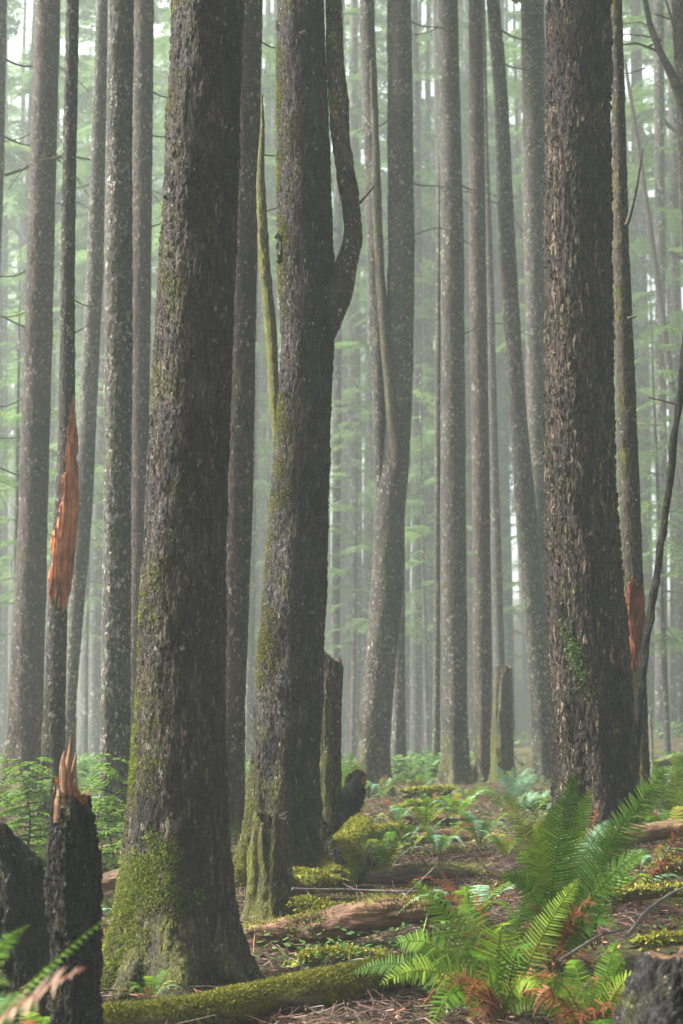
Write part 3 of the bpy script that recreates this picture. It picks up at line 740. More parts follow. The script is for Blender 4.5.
pole([(296,865,7),(291,700,6.5),(283,500,5.6),(274.5,395,5),(271,330,5.6),(264,255,5.6),(261,200,4.6),(260.5,165,4),(263,130,2),(262,95,1.2)], 12.2, 'bark_yellow', 'thin moss-yellowed dead stem leaning behind the left of the forked trunk', n=120)

# ------------------------------------------------------------------ moss tufts
MOSSC = np.array([(.15, .16, .018), (.22, .22, .026), (.09, .12, .016), (.28, .27, .045), (.13, .11, .03)])
def blades(mb, Pp, Nn, L, w, g, droop=.3, colors=MOSSC):
    n = len(Pp)
    rv = g.normal(0, 1, (n, 3)); rv /= np.linalg.norm(rv, axis=1)[:, None]
    d = Nn + .75 * rv; d[:, 2] -= droop * g.uniform(0, 1, n); d /= np.linalg.norm(d, axis=1)[:, None]
    s = np.cross(d, g.normal(0, 1, (n, 3))); s /= np.linalg.norm(s, axis=1)[:, None] + 1e-9
    l = (L * g.uniform(.4, 1.2, n))[:, None]; ww = (w * g.uniform(.6, 1.3, n))[:, None]
    A = Pp - s * ww; B = Pp + s * ww; Cc = Pp + d * l * .6 + s * ww * .9 ; E = Pp + d * l * .6 - s * ww * .9; T_ = Pp + d * l - np.array([0, 0, 1]) * l * .15
    V = np.stack([A, B, Cc, T_, E], 1).reshape(-1, 3)
    k = np.arange(n)[:, None] * 5
    c = colors[g.integers(0, len(colors), n)] * g.uniform(.6, 1.25, n)[:, None]
    mb.add(V, k + np.array([[0, 1, 2, 4]]), k + np.array([[4, 2, 3]]), tint=np.repeat(c, 5, 0))

FPALEG = np.array([(.16, .26, .07), (.22, .32, .10), (.12, .20, .05)])
def moss_on_grid(V, axisC, weight, n, L, w, parent, seed, name='moss', colors=None):
    """V: tube grid (i, j, 3)"""
    g = np.random.default_rng(seed)
    Nrm = V - axisC[:, None, :]
    Nrm /= np.linalg.norm(Nrm, axis=2)[..., None] + 1e-9
    W = weight(V, Nrm); W = np.clip(W, 0, None)
    Pm = V.reshape(-1, 3); Nf = Nrm.reshape(-1, 3)
    idx = g.choice(len(Pm), n, p=W.ravel() / W.sum())
    jit = g.normal(0, .012, (n, 3)); jit -= Nf[idx] * np.sum(jit * Nf[idx], 1)[:, None]
    mb = MB(); blades(mb, Pm[idx] + jit - Nf[idx] * .004, Nf[idx], L, w, g, colors=MOSSC if colors is None else colors)
    o = mb.build(name, M['moss'], parent); o['kind'] = 'stuff'
    return o

def pnoise(V, s, seed): return fbm(V[..., 0] * s, V[..., 1] * s, V[..., 2] * s, seed, 3)

Vg, C, r = SURF['great']
gl = TREE['great'].location.z
moss_on_grid(Vg, C, lambda V, N: np.clip(pnoise(V, 5, 2) * 2.2 + .35 - N[..., 0] * .8 - np.clip((V[..., 2] - gl) / .9, 0, 3), 0, 1) * (V[..., 2] > gl - .05) * (N[..., 1] < .4), 34000, .017, .0017, TREE['great'], 5, 'moss', MOSSC * np.array([1.15, 1.4, 1.2]))
moss_on_grid(Vg, C, lambda V, N: np.clip(pnoise(V, 4, 12) * 3 - .55 - N[..., 0] * 1.0, 0, 1) * (V[..., 2] > gl + .6) * (V[..., 2] < gl + 5) * (N[..., 1] < .4), 12000, .013, .0015, TREE['great'], 6)
Vg, C, r = SURF['fork']; gl2 = TREE['fork'].location.z
moss_on_grid(Vg, C, lambda V, N: np.clip(pnoise(V, 4, 3) * 2.2 + .1 - N[..., 0] * 1.3 - np.clip((V[..., 2] - gl2) / 1.5, 0, .9), 0, 1) * (V[..., 2] > gl2 - .05) * (V[..., 2] < gl2 + 5.6) * (N[..., 1] < .3) * (N[..., 0] < -.1), 24000, .018, .0021, TREE['fork'], 7)
Vg, C, r = SURF['plate']
p0 = pt(572, 660, 11.5)
moss_on_grid(Vg, C, lambda V, N: (N[..., 1] < 0) * np.exp(-((V[..., 0] - p0[0] - (V[..., 2] - p0[2]) * -.28) / .028) ** 2 - ((V[..., 2] - p0[2]) / .16) ** 2), 520, .026, .005, TREE['plate'], 8, 'lichen', FPALEG)
Vg, C, r = SURF['twin']; gl3 = TREE['twin'].location.z
moss_on_grid(Vg, C, lambda V, N: np.clip(pnoise(V, 4, 4) * 2 - .2 - N[..., 0] * .8 - np.clip((V[..., 2] - gl3) / .8, 0, 2), 0, 1) * (V[..., 2] > gl3 - .05) * (N[..., 1] < .3), 2500, .03, .006, TREE['twin'], 9)

# ------------------------------------------------------------------ logs
GL = 'rotting logs on the forest floor'
def log(name, pts, mat, label, nseg=40, n=90, cat='log', moss=0, seed=1, ends=None, lump=.14, moss_bias=.0, mL=.022, mw=.0034):
    """pts: (u, v, D, radius px) along the log's axis"""
    P = []
    for (u, v, D, rp) in pts:
        c = pt(u, v, D); P.append([*c, rp * mpp(v, D)])
    Q = resample(np.array(P), n)
    c0 = Q[n // 2, :3]
    root = thing(name, c0, label, cat, GL)
    mb = MB()
    jg = lambda th, i: np.where(i < 3, 1, 1)
    def shear(th, i):
        e0 = np.clip(1 - i / 6, 0, 1); e1 = np.clip(1 - (n - 1 - i) / 6, 0, 1)
        j = fbm(np.cos(th) * 2, np.sin(th) * 2, 3.3, seed, 3) * .16
        d = Q[-1, :3] - Q[0, :3]; d = d / np.linalg.norm(d)
        return ((e1 - e0) * j)[..., None] * d
    V = tube(mb, Q[:, :3], Q[:, 3], nseg, rmod=lambda th, i: 1 + 2 * lump * fbm(np.cos(th) * 1.4, np.sin(th) * 1.4, i * .06 + seed, seed, 4) + .5 * lump * fbm(np.cos(th) * 5, np.sin(th) * 5, i * .02, seed + 5, 2), shear=shear)
    mb.build('trunk', M[mat], root)
    if ends:
        mb = MB()
        for k, mt in ends:
            c = Q[k, :3]; splinters(mb, c, Q[k, 3] * .6, 6, .09, Q[k, 3] * .22, seed)
        mb.build('broken_end', M[ends[0][1]], root)
    if moss:
        moss_on_grid(V, Q[:, :3], lambda V, N: np.clip(pnoise(V, 5, seed) * 2 + moss_bias + N[..., 2] * 1.2, 0, 1), moss, mL, mw, root, seed + 30, 'moss', MOSSC * 1.45)
    return root

log('mossy_log', [(60,1030,7.2,14),(110,1022,7.3,15),(190,1014,7.4,16),(260,1000,7.6,17),(330,988,7.75,19),(400,973,7.9,16),(445,962,8.0,11)], 'log_moss', 'long low log wholly wrapped in yellow-green moss across the bottom', 48, 160, moss=52000, seed=3, moss_bias=.25, mL=.022, mw=.0021)
log('broken_log', [(232,942,9.2,14),(270,938,9.15,16),(320,929,9.1,17),(360,920,9.05,17),(405,911,9.0,14),(447,908,8.95,11)], 'log_red', 'splintered reddish brown log lying across the ground below the mossy hump', 44, 140, moss=2600, seed=6, moss_bias=-.1, lump=.24)
log('mossy_hump', [(333,886,10.6,17),(338,870,10.9,20),(347,852,11.3,19),(356,838,11.7,16),(361,826,12.0,11)], 'log_moss', 'rounded moss-covered log end pointing uphill below the gnarled snag', 48, 80, moss=17000, seed=8, moss_bias=.25, mL=.024, mw=.0027)
log('brown_log', [(395,846,13.2,7),(440,838,13.3,8),(490,840,13.3,8),(535,846,13.2,6)], 'log_brown', 'low brown rotting log behind the drooping fern frond in the middle', 30, 90, moss=900, seed=9, moss_bias=-.2)
log('mossy_log', [(404,794,17.5,4),(425,793,17.6,5.5),(452,792,17.7,5)], 'log_moss', 'short mossy log lying before the straight grey-brown trunk', 30, 50, moss=1200, seed=10, moss_bias=.2, mL=.04, mw=.008)
log('mossy_log', [(276,880,10.4,8),(296,878,10.4,10),(318,880,10.3,9),(334,884,10.3,6)], 'log_moss', 'small mossy log tucked at the right foot of the ragged stump', 30, 50, moss=2200, seed=13, moss_bias=.1)
log('rotten_log', [(590,838,9.9,7),(620,836,9.9,9),(655,831,9.9,9),(700,826,9.9,8)], 'log_brown', 'rotten orange-brown log at the right edge behind the rust fern frond', 34, 90, moss=0, seed=14, lump=.25)
log('dark_log', [(372,880,10.8,7),(410,873,10.8,9),(450,872,10.8,8),(485,878,10.8,6)], 'log_dark', 'dark damp log between the brown split log and the twig heap', 34, 80, moss=700, seed=16, moss_bias=-.1)
log('brown_log', [(-20,985,7.4,9),(10,970,7.6,10),(40,958,7.9,8),(62,950,8.1,6)], 'log_brown', 'brown fibrous log behind the black snag at bottom left, lower of two', 34, 80, moss=500, seed=17, moss_bias=-.2, lump=.22)
log('brown_log', [(-20,938,8.6,8),(15,930,8.7,9),(45,918,8.9,7)], 'log_dark', 'brown fibrous log behind the black snag at bottom left, upper of two', 34, 70, moss=300, seed=18, moss_bias=-.2, lump=.22)
log('pale_log', [(392,812,15.5,4),(412,806,15.6,5),(440,802,15.7,4),(462,806,15.7,3)], 'log_moss', 'thin curved mossy log right of the curved double trunk', 24, 50, moss=500, seed=19, mL=.035, mw=.007)
log('toppled_log', [(655,764,22,4),(690,758,22.5,5),(730,752,23,6)], 'log_dark', 'slanting fallen trunk in the mist at the right edge', 24, 40, seed=24)
log('orange_log', [(100,884,10.2,7),(118,879,10.2,9),(140,876,10.2,8)], 'log_brown', 'chunk of orange rotten log between black snag and mossy trunk base', 30, 40, seed=26, lump=.25)
log('crumbled_log', [(520,832,12.2,6),(555,828,12.2,7),(590,830,12.2,6)], 'log_brown', 'crumbled brown log lying across the foot of the thick flaking trunk', 30, 50, moss=500, seed=29, lump=.25)

for (a_, b_, c_, lab, mt, ms, sd) in [
    ((300,905,9.7,8),(322,912,9.6,9),(350,912,9.6,6), 'small mossy root hump right of the ragged stump, above the split log', 'log_moss', 2000, 41),
    ((300,960,8.6,6),(340,955,8.7,8),(385,958,8.6,5), 'flat mossy mound between the split log and bottom mossy log', 'log_moss', 2600, 42),
    ((420,858,12.0,5),(455,853,12.2,7),(500,858,12.0,5), 'mossy branch log beside the reddish twig heap', 'log_moss', 900, 43),
    ((410,822,14.4,5),(432,818,14.6,6),(470,820,14.6,4), 'short brown log in the middle clearing under pale ferns', 'log_brown', 500, 44),
    ((370,838,12.6,5),(385,830,13.0,6),(402,826,13.4,4), 'stubby mossy log right of the gnarled snag', 'log_moss', 900, 45),
    ((520,806,15.5,4),(540,803,15.6,5),(560,806,15.5,4), 'mossy log behind the silvery upright fern', 'log_moss', 500, 46),
    ((650,872,9.2,6),(668,868,9.2,8),(700,866,9.2,7), 'dark wet log at the right edge below the rust fern frond', 'log_dark', 600, 47),
    ((610,900,8.4,5),(640,893,8.5,7),(690,890,8.5,6), 'dark half-buried log at the right above the slanting bare branch', 'log_dark', 500, 48),
    ((640,945,7.3,5),(665,940,7.4,6),(700,938,7.4,6), 'mossy log just above the corner stump', 'log_moss', 900, 49),
    ((100,850,13.5,5),(118,846,13.6,6),(128,850,13.5,4), 'mossy lump of wood at the foot of the speckled trunk', 'log_moss', 500, 50),
    ((236,870,11.8,6),(250,866,11.9,7),(262,870,11.8,5), 'dark wood lump in the gap between thick trunk and ragged stump', 'log_dark', 300, 51),
]:
    log('mossy_log' if mt == 'log_moss' else 'brown_log', [a_, b_, c_], mt, lab, 30, 50, moss=ms, seed=sd, mL=.028, mw=.0045, moss_bias=.1 if mt == 'log_moss' else -.2, lump=.28)

# pale root on the right foot of the forked trunk
limb('fork', [(306,800,7),(316,820,6.5),(326,838,6),(334,853,5),(342,866,3)], 10.75, 'bark_snag', 'root', 20, 40, dD=[.1,0,-.05,-.1,-.1])
limb('great', [(208,930,11),(222,958,10),(238,978,8),(250,992,5)], 8.05, 'bark_great', 'root', 28, 40, dD=[.1,0,-.05,-.1])
limb('great', [(150,930,13),(138,965,13),(122,995,11),(106,1015,7)], 8.05, 'bark_great', 'root', 28, 40, dD=[.1,0,-.1,-.15])

# fallen branches
GB = 'fallen bare branches on the ground'
def fallen(pts, label, mat='twig_grey'):
    P = [[*pt(u, v, D), rp * mpp(v, D)] for (u, v, D, rp) in pts]
    Q = resample(np.array(P), 30)
    mb = MB(); tube(mb, Q[:, :3], Q[:, 3], 8, rmod=lambda th, i: 1 + .3 * fbm(np.cos(th), np.sin(th), i * .4, 2, 2))
    o = mb.build('fallen_branch', M[mat], loc=Q[0, :3]); tag(o, label, 'branch', GB); return o
fallen([(292,889,9.6,1.4),(350,890,9.7,1.3),(400,892,9.7,1.1),(450,890,9.8,.8)], 'thin pale branch lying level across below the mossy hump')
fallen([(627,936,7.6,2.2),(645,912,7.8,1.8),(668,895,8.0,1.3),(700,880,8.1,1)], 'pale bare branch slanting up above the corner stump')
fallen([(370,952,8.6,2.6),(376,957,8.6,2.2),(384,964,8.6,1.4)], 'short white broken stick by the end of the mossy bottom log')
fallen([(360,902,9.2,2.6),(361,916,9.2,3.2),(362,928,9.2,3.5)], 'short dark stub standing on the splintered brown log', 'bark_snag')
fallen([(0,958,8.2,2),(30,925,8.6,2),(55,905,8.9,1.4)], 'reddish branch slanting up left of the black snag', 'log_brown')
fallen([(20,990,7.2,1.6),(60,966,7.6,1.5),(90,950,7.9,1)], 'thin brown branch crossing low behind the black snag', 'log_brown')
fallen([(395,905,9.0,1),(420,882,9.8,.9),(440,862,10.8,.8)], 'thin grey twig leaning over the dark damp log')
fallen([(560,960,7.3,1.5),(600,935,7.6,1.3),(640,925,7.9,.9)], 'thin grey stick half hidden under the big ferns')
fallen([(650,715,22,1.5),(652,750,21.8,1.4),(653,775,21.7,1)], 'upright thin broken stick before the slate blue trunk', 'twig_moss')
fallen([(420,948,8.4,.8),(425,925,8.7,.9),(432,898,9.2,.7)], 'thin dark twig sticking up at the end of the split log', 'twig_moss')

# ------------------------------------------------------------------ conifer foliage
GREENS = np.array([(.10, .19, .055), (.13, .22, .065), (.08, .16, .055), (.17, .25, .08), (.11, .18, .07)])
def spray(mb, L, g, M4, dens=1.0, w=.011, lf=.075, droop=.35, col=GREENS, bare=.12):
    """one flat drooping spray: axis + side twigs + short needle rows, transformed by 4x4 M4"""
    n = max(6, int(16 * L * dens)); t = np.linspace(bare, 1, n)
    Vs, Ts = [], []
    ax = lambda s: np.stack([s * L, .05 * L * np.sin(s * 4), -droop * L * s ** 2], -1)
    for i, s in enumerate(t):
        for side in (-1, 1):
            l = L * .42 * (1.02 - s) ** .75 * (0.35 + .65 * min(1, s / .25)) * g.uniform(.6, 1.15)
            if l < .03: l = .03
            k = max(2, int(l / (lf * .42)))
            u = np.linspace(.08, 1, k)
            dirv = np.array([.62, side * .78, g.uniform(-.22, .05)])
            base = ax(np.array(s))
            pos = base + np.outer(u * l, dirv) + np.stack([0 * u, 0 * u, -.22 * l * u ** 2], 1)
            for sd in (-1, 1):
                a_ = side * math.atan2(.78, .62) + sd * g.uniform(.6, .95, k)
                dl = lf * g.uniform(.6, 1.15, k) * (1.1 - .55 * u)
                d = np.stack([np.cos(a_), np.sin(a_), g.uniform(-.35, .15, k)], 1)
                nrm = np.stack([-np.sin(a_), np.cos(a_), g.uniform(-.5, .5, k)], 1) * w
                A = pos; B = pos + d * dl[:, None] * .45 + nrm; Cc = pos + d * dl[:, None]; E = pos + d * dl[:, None] * .45 - nrm
                Vs.append(np.stack([A, B, Cc, E], 1).reshape(-1, 3))
                c = col[g.integers(0, len(col))] * g.uniform(.75, 1.2)
                Ts.append(np.repeat(c[None, :], 4 * k, 0))
    V = np.concatenate(Vs); T_ = np.concatenate(Ts)
    Vh = V @ M4[:3, :3].T + M4[:3, 3]
    q = np.arange(len(V)).reshape(-1, 4)
    mb.add(Vh, q, m=0, tint=T_)
    s = np.linspace(0, 1, 8); A = ax(s) @ M4[:3, :3].T + M4[:3, 3]
    tube(mb, A, .011 * L ** .5 * (1 - .8 * s) + .0015, 4, m=1, cap=False, tint=(.06, .05, .04))

def xf(loc, az, pitch, roll=0.0):
    m_ = Matrix.Translation(Vector(loc)) @ Matrix.Rotation(az, 4, 'Z') @ Matrix.Rotation(pitch, 4, 'Y') @ Matrix.Rotation(roll, 4, 'X')
    return np.array(m_)

def crown_mesh(seed, z0, z1, n, Lmax, Lmin, w=.016, lf=.12, dens=.9):
    g = np.random.default_rng(seed); mb = MB()
    for k in range(n):
        f = (k + g.uniform(0, 1)) / n
        z = z0 + (z1 - z0) * f ** .85
        L = (Lmax * (1 - f) ** .7 * (.45 + .55 * min(1, f / .15)) + Lmin) * g.uniform(.6, 1.1)
        spray(mb, L, g, xf((0, 0, z), k * 2.4 + g.normal(0, .4), g.uniform(-.25, .25), g.normal(0, .15)), dens=dens, w=w, lf=lf, droop=g.uniform(.15, .45))
    return mb.mesh('crown', [M['needles'], M['twig_grey']], smooth=False)

def trunk_mesh(seed, H, r0, mat):
    g = np.random.default_rng(seed)
    z = np.concatenate([np.linspace(-.5, 1.2, 10), np.linspace(1.6, H, 40)])
    x = .15 * np.sin(z * .12 + seed) ; y = .15 * np.cos(z * .1 + seed * 2)
    r = r0 * np.clip(1 - z / H, .02, 1) ** .7 * (1 + .5 * np.exp(-np.clip(z, 0, 99) / .3))
    mb = MB(); tube(mb, np.stack([x - x[3], y - y[3], z], 1), r, 16, rmod=lambda th, i: 1 + .1 * fbm(np.cos(th), np.sin(th), i * .3 + seed, 3, 2))
    return mb.mesh('trunk', M[mat])

CROWNS = [crown_mesh(50 + k, zz, 31, 30, 3.2, .6, w=.020, lf=.15, dens=.75) for k, zz in enumerate((7.0, 9.0, 11.0, 8.0))]
FARC = [crown_mesh(150 + k, zz, 31, 46, 4.2, 1.0, w=.05, lf=.26, dens=.6) for k, zz in enumerate((8.5, 11.0, 12.5, 10.0))]
TRUNKS = [trunk_mesh(60 + k, 33, .19 + .03 * k, 'bark_far') for k in range(4)]

def obj_of(name, me, parent, loc=(0, 0, 0), rot=(0, 0, 0), s=1.0):
    o = bpy.data.objects.new(name, me); col.objects.link(o)
    o.parent = parent; o.location = loc; o.rotation_euler = rot; o.scale = (s, s, s)
    return o

# crowns high on the traced trees; unseen ones added on near trees for shade
SHADE_CANOPY = [crown_mesh(70 + k, 0, 15, 44, 4.2, .8, w=.055, lf=.26, dens=.55) for k in range(2)]
for i, (key, root) in enumerate(TREE.items()):
    D = TR[key]['D']
    if D < 34:
        if root.location.x < -.2: continue  # left-hand trees get no shading crown, so sun comes in there
        zc = max(.43 * D + 3.2, 9.0)
        xt = float(np.interp(root.location.z + zc + 2, SURF[key][1][:, 2], SURF[key][1][:, 0])) - root.location.x
        obj_of('crown', SHADE_CANOPY[i % 2], root, (xt, 0, zc), (0, 0, i * 1.3), 1.0)
        continue
    Vg, C, r = SURF[key]
    zb = 7.0
    xt = float(np.interp(root.location.z + 14, C[:, 2], C[:, 0])) - root.location.x
    obj_of('crown', CROWNS[i % 4], root, (xt, 0, 1.5 if D > 24 else 3.5), (0, 0, i * 1.3), .8)

# unseen trees added beside and behind the camera to darken the near grove
CT = trunk_mesh(66, 27, .26, 'bark_brown')
spots0 = []
g = np.random.default_rng(78)
while len(spots0) < 22:
    x, y = g.uniform(-26, 26), g.uniform(-7.5, 40)
    if abs(x) < .25 * max(y, 0) + 3.2: continue
    if x < 0 and y > 1: continue  # no shade trees on the left ahead, open to the sun
    if spots0 and min((x - a_) ** 2 + (y - b_) ** 2 for a_, b_ in spots0) < 7: continue
    spots0.append((x, y))
    root = thing('conifer_tree', (x, y, gz(x, y)), 'unseen tall conifer added outside the view to shade the near grove', 'tree', 'added shade conifers around the viewpoint')
    obj_of('trunk', CT, root); obj_of('crown', SHADE_CANOPY[len(spots0) % 2], root, (0, 0, float(g.uniform(8.5, 11))), (0, 0, float(g.uniform(0, 6))))

# the rest of the forest
spots = [(o.location.x, o.location.y) for o in TREE.values()]
GF = 'misty trees deep in the forest'
g = np.random.default_rng(77)
cnt = 0; tries = 0
while cnt < 170 and tries < 6000:
    tries += 1
    y = 44 + 140 * g.uniform() if cnt < 50 else g.uniform(62, 185)
    hw = .205 * y + 3.5
    x = g.uniform(-hw, hw)
    if min((x - a_) ** 2 + (y - b_) ** 2 for a_, b_ in spots) < (1.5 + .018 * y) ** 2: continue
    spots.append((x, y))
    k = int(g.integers(0, 4)); s = float(g.uniform(1.0, 1.45))
    root = thing('misty_tree', (x, y, gz(x, y)), 'pale straight trunk with drooping green boughs fading into the mist', 'tree', GF)
    leafy = (cnt < 50 and cnt % 4) or cnt % 3 == 0
    if not leafy: root['label'] = 'pale bare straight trunk fading into the mist'
    root.scale = (s, s, s); root.rotation_euler = (float(g.normal(0, .012)), float(g.normal(0, .012)), float(g.uniform(0, 6.28)))
    obj_of('trunk', TRUNKS[int(g.integers(0, 4))], root)
    for kb in range(3):
        obj_of('branch', DEADM[kb], root, (0, 0, float(g.uniform(2.5, 12))), (0, float(g.uniform(-.1, .4)), float(g.uniform(0, 6.28))), float(g.uniform(1.2, 2.0)))
    if leafy: obj_of('crown', (CROWNS if cnt < 50 else FARC)[k], root, (0, 0, float(g.uniform(-1.5, 1.5))), (0, 0, float(g.uniform(0, 6))))
    cnt += 1

# young hemlocks: foliage reaching lower between the trunks
def young_mesh(seed, H, n, Lm, w=.013, lf=.09):
    return crown_mesh(seed, .25 * H, H, n, Lm, .25, w, lf, 1.0)
YOUNG = [young_mesh(90, 7.0, 34, 1.7), young_mesh(91, 5.0, 28, 1.3), young_mesh(92, 9.0, 40, 2.0)]
YST = [trunk_mesh(93, 7.4, .05, 'bark_far'), trunk_mesh(94, 5.3, .045, 'bark_far'), trunk_mesh(95, 9.5, .06, 'bark_far')]
for (u, D, k, s, label) in [
    (612, 25, 2, .75, 'young green hemlock showing behind the slim trunk with rotten foot'),
    (352, 29, 2, .85, 'young green hemlock in the gap right of the forked trunk'),
    (428, 33, 2, .95, 'young hemlock in the gap left of the straight grey trunk'),
    (15, 24, 2, .85, 'young hemlock behind the leftmost brown trunk'),
    (668, 22, 0, .9, 'young hemlock with feathery boughs behind the thin leaning pole'),
    (565, 36, 2, 1.0, 'young hemlock hidden mostly behind the thick flaking trunk'),
    (480, 42, 2, 1.1, 'young hemlock far off between narrow brown and leaning trunks'),
    (85, 34, 2, 1.0, 'young hemlock in the gap beside the narrow grey lichen trunk'),
    (262, 38, 2, 1.0, 'young hemlock in the gap between brown tucked and forked trunks'),
]:
    D *= 1.5; s *= 1.4
    p = pt(u, 765, D)
    root = thing('young_hemlock', (p[0], D, gz(p[0], D)), label, 'young tree', 'young hemlocks between the trunks')
    root.scale = (s, s, s); root.rotation_euler = (0, 0, u * .7)
    obj_of('trunk', YST[k], root); obj_of('crown', YOUNG[k], root)

# green boughs high between the trunks
for i, (u, D, s, label) in enumerate([
    (18, 50, 1.15, 'bough-laden misty tree behind the top of the leftmost brown trunk'), (92, 62, 1.25, 'bough-laden misty tree in the gap beside the narrow grey lichen trunk'),
    (158, 54, 1.2, 'bough-laden misty tree just left of the thick foreground trunk'), (268, 66, 1.3, 'bough-laden misty tree in the gap left of the forked trunk'),
    (352, 52, 1.15, 'bough-laden misty tree in the gap right of the forked stem'), (428, 58, 1.2, 'bough-laden misty tree left of the straight grey trunk'),
    (510, 64, 1.25, 'bough-laden misty tree between leaning and blue-grey trunks'), (640, 50, 1.15, 'bough-laden misty tree right of the slim trunk with rotten foot'),
    (676, 60, 1.25, 'bough-laden misty tree at the right edge behind the crooked dead limb')]):
    D *= 1.35; s *= 1.15
    p = pt(u, 735, D)
    root = thing('misty_tree', (p[0], D, gz(p[0], D)), label, 'tree', 'misty trees with green boughs')
    root.scale = (s, s, s); root.rotation_euler = (0, 0, i * 1.1)
    obj_of('trunk', TRUNKS[0], root); obj_of('crown', FARC[i % 4], root, (0, 0, 3.0), (0, 0, i * .9))

# bright saplings low at the left
SAPG = np.array([(.12, .25, .03), (.16, .30, .04), (.10, .21, .028), (.20, .33, .05)])
def sapling(u, v, D, Hpx, n, Lm, label, seed):
    g = np.random.default_rng(seed)
    p = pt(u, v, D); z0 = gz(p[0], D); H = Hpx * mpp(v, D)
    root = thing('hemlock_sapling', (p[0], D, z0), label, 'sapling', 'bright green hemlock saplings at the left')
    mb = MB(); t_ = np.linspace(0, 1, 14)
    C = np.stack([p[0] + .05 * np.sin(t_ * 4 + seed), D + .03 * np.cos(t_ * 3), z0 - .1 + t_ * (H + .1)], 1)
    tube(mb, C, .011 * (1 - .85 * t_), 8); mb.build('stem', M['twig_moss'], root)
    mb = MB()
    n = int(n * 1.5)
    for k in range(n):
        f = .12 + .86 * k / n
        c = np.array([np.interp(f, t_, C[:, j]) for j in range(3)])
        spray(mb, Lm * (1.1 - f) ** .6 * g.uniform(.6, 1.1), g, xf(c, k * 2.4 + g.normal(0, .3), g.uniform(-.3, .1), g.normal(0, .2)), dens=2.8, w=.0075, lf=.042, droop=.3, col=SAPG)
    mb.build('foliage', [M['needles'], M['twig_moss']], root, smooth=False)
sapling(22, 842, 11.5, 100, 26, .42, 'leafy green sapling at the left edge behind the dark slanting stump', 201)
sapling(43, 836, 12.2, 92, 18, .36, 'leafy green sapling between the dark slanting stump and black snag', 202)
sapling(112, 862, 11.0, 130, 24, .36, 'leafy green sapling at the foot of the speckled trunk', 203)
sapling(133, 868, 10.6, 92, 16, .32, 'leafy green sapling touching the left of the thick mossy trunk', 204)
sapling(92, 870, 10.8, 90, 14, .30, 'leafy green sapling just right of the black snag', 205)

# ------------------------------------------------------------------ ferns
FGREEN = np.array([(.075, .165, .010), (.10, .20, .012), (.05, .13, .010), (.15, .24, .018)])
FPALE = np.array([(.20, .36, .22), (.16, .31, .18)])
FRUST = np.array([(.22, .085, .03), (.15, .06, .025), (.28, .14, .06)])
FYEL = np.array([(.22, .22, .03), (.16, .21, .03)])
FBLEACH = np.array([(.50, .38, .30), (.42, .44, .33), (.36, .24, .17)])
def frond(B0, B1, B2, W, n, g, colr, up=(0, -.5, .86), stalk=.14, curl=.12, ragged=0.0):
    """rachis is a quadratic curve B0-B1-B2; W = longest pinna; returns MB"""
    mb = MB()
    t = np.linspace(0, 1, 60)
    B = lambda s: np.outer((1 - s) ** 2, B0) + np.outer(2 * s * (1 - s), B1) + np.outer(s ** 2, B2)
    C = B(t); tan = np.gradient(C, axis=0); tan /= np.linalg.norm(tan, axis=1)[:, None]
    Ltot = np.sum(np.linalg.norm(np.diff(C, axis=0), axis=1))
    base_c = colr[g.integers(0, len(colr))]
    tube(mb, C, .0035 * (1 - .75 * t) + .0006, 5, tint=base_c * np.array([1.3, .9, .8]), cap=False)
    s = np.linspace(stalk, .995, n)
    Cp = np.stack([np.interp(s, t, C[:, k]) for k in range(3)], 1); Tp = np.stack([np.interp(s, t, tan[:, k]) for k in range(3)], 1)
    up = np.asarray(up, float); up = up / np.linalg.norm(up)
    S = np.cross(Tp, up); S /= np.linalg.norm(S, axis=1)[:, None]; N = np.cross(S, Tp)
    prof = np.clip(((s - stalk) / .16) , 0, 1) ** .6 * .55 + .45
    prof = prof * np.clip((1.0 - s) / .62, 0, 1) ** .72 + .03
    half = .52 * Ltot * (1 - stalk) / n
    for sd in (-1, 1):
        l = W * prof * g.uniform(.85, 1.08, n)
        if ragged: l *= np.where(g.uniform(0, 1, n) < ragged, g.uniform(.15, .6, n), 1)
        fw = .22 + .25 * s
        d = S * sd + Tp * fw[:, None] + N * g.uniform(-.12, .16, n)[:, None]
        d += g.normal(0, .05 + .25 * ragged, (n, 3)); d /= np.linalg.norm(d, axis=1)[:, None]
        wv = Tp + N * g.uniform(-.35, .35, n)[:, None]; wv /= np.linalg.norm(wv, axis=1)[:, None]
        hw = np.minimum(half * .66, l * .15)[:, None]
        rows = []
        for k, (f, wf) in enumerate(((0, .55), (.12, 1.0), (.55, .8), (.85, .45))):
            c = Cp + d * (l * f)[:, None] - N * (curl * l * f * f)[:, None]
            rows += [c - wv * hw * wf, c + wv * hw * wf]
        tip = Cp + d * l[:, None] - N * (curl * l)[:, None] + wv * hw * .2
        V = np.stack(rows + [tip], 1).reshape(-1, 3)
        k = np.arange(n)[:, None] * 9
        q = np.concatenate([k + np.array([[a_, a_ + 1, a_ + 3, a_ + 2]]) for a_ in (0, 2, 4)])
        tr = k + np.array([[6, 7, 8]])
        cc_ = base_c * g.uniform(.8, 1.2, n)[:, None]
        mb.add(V, q, tr, tint=np.repeat(cc_, 9, 0))
    return mb

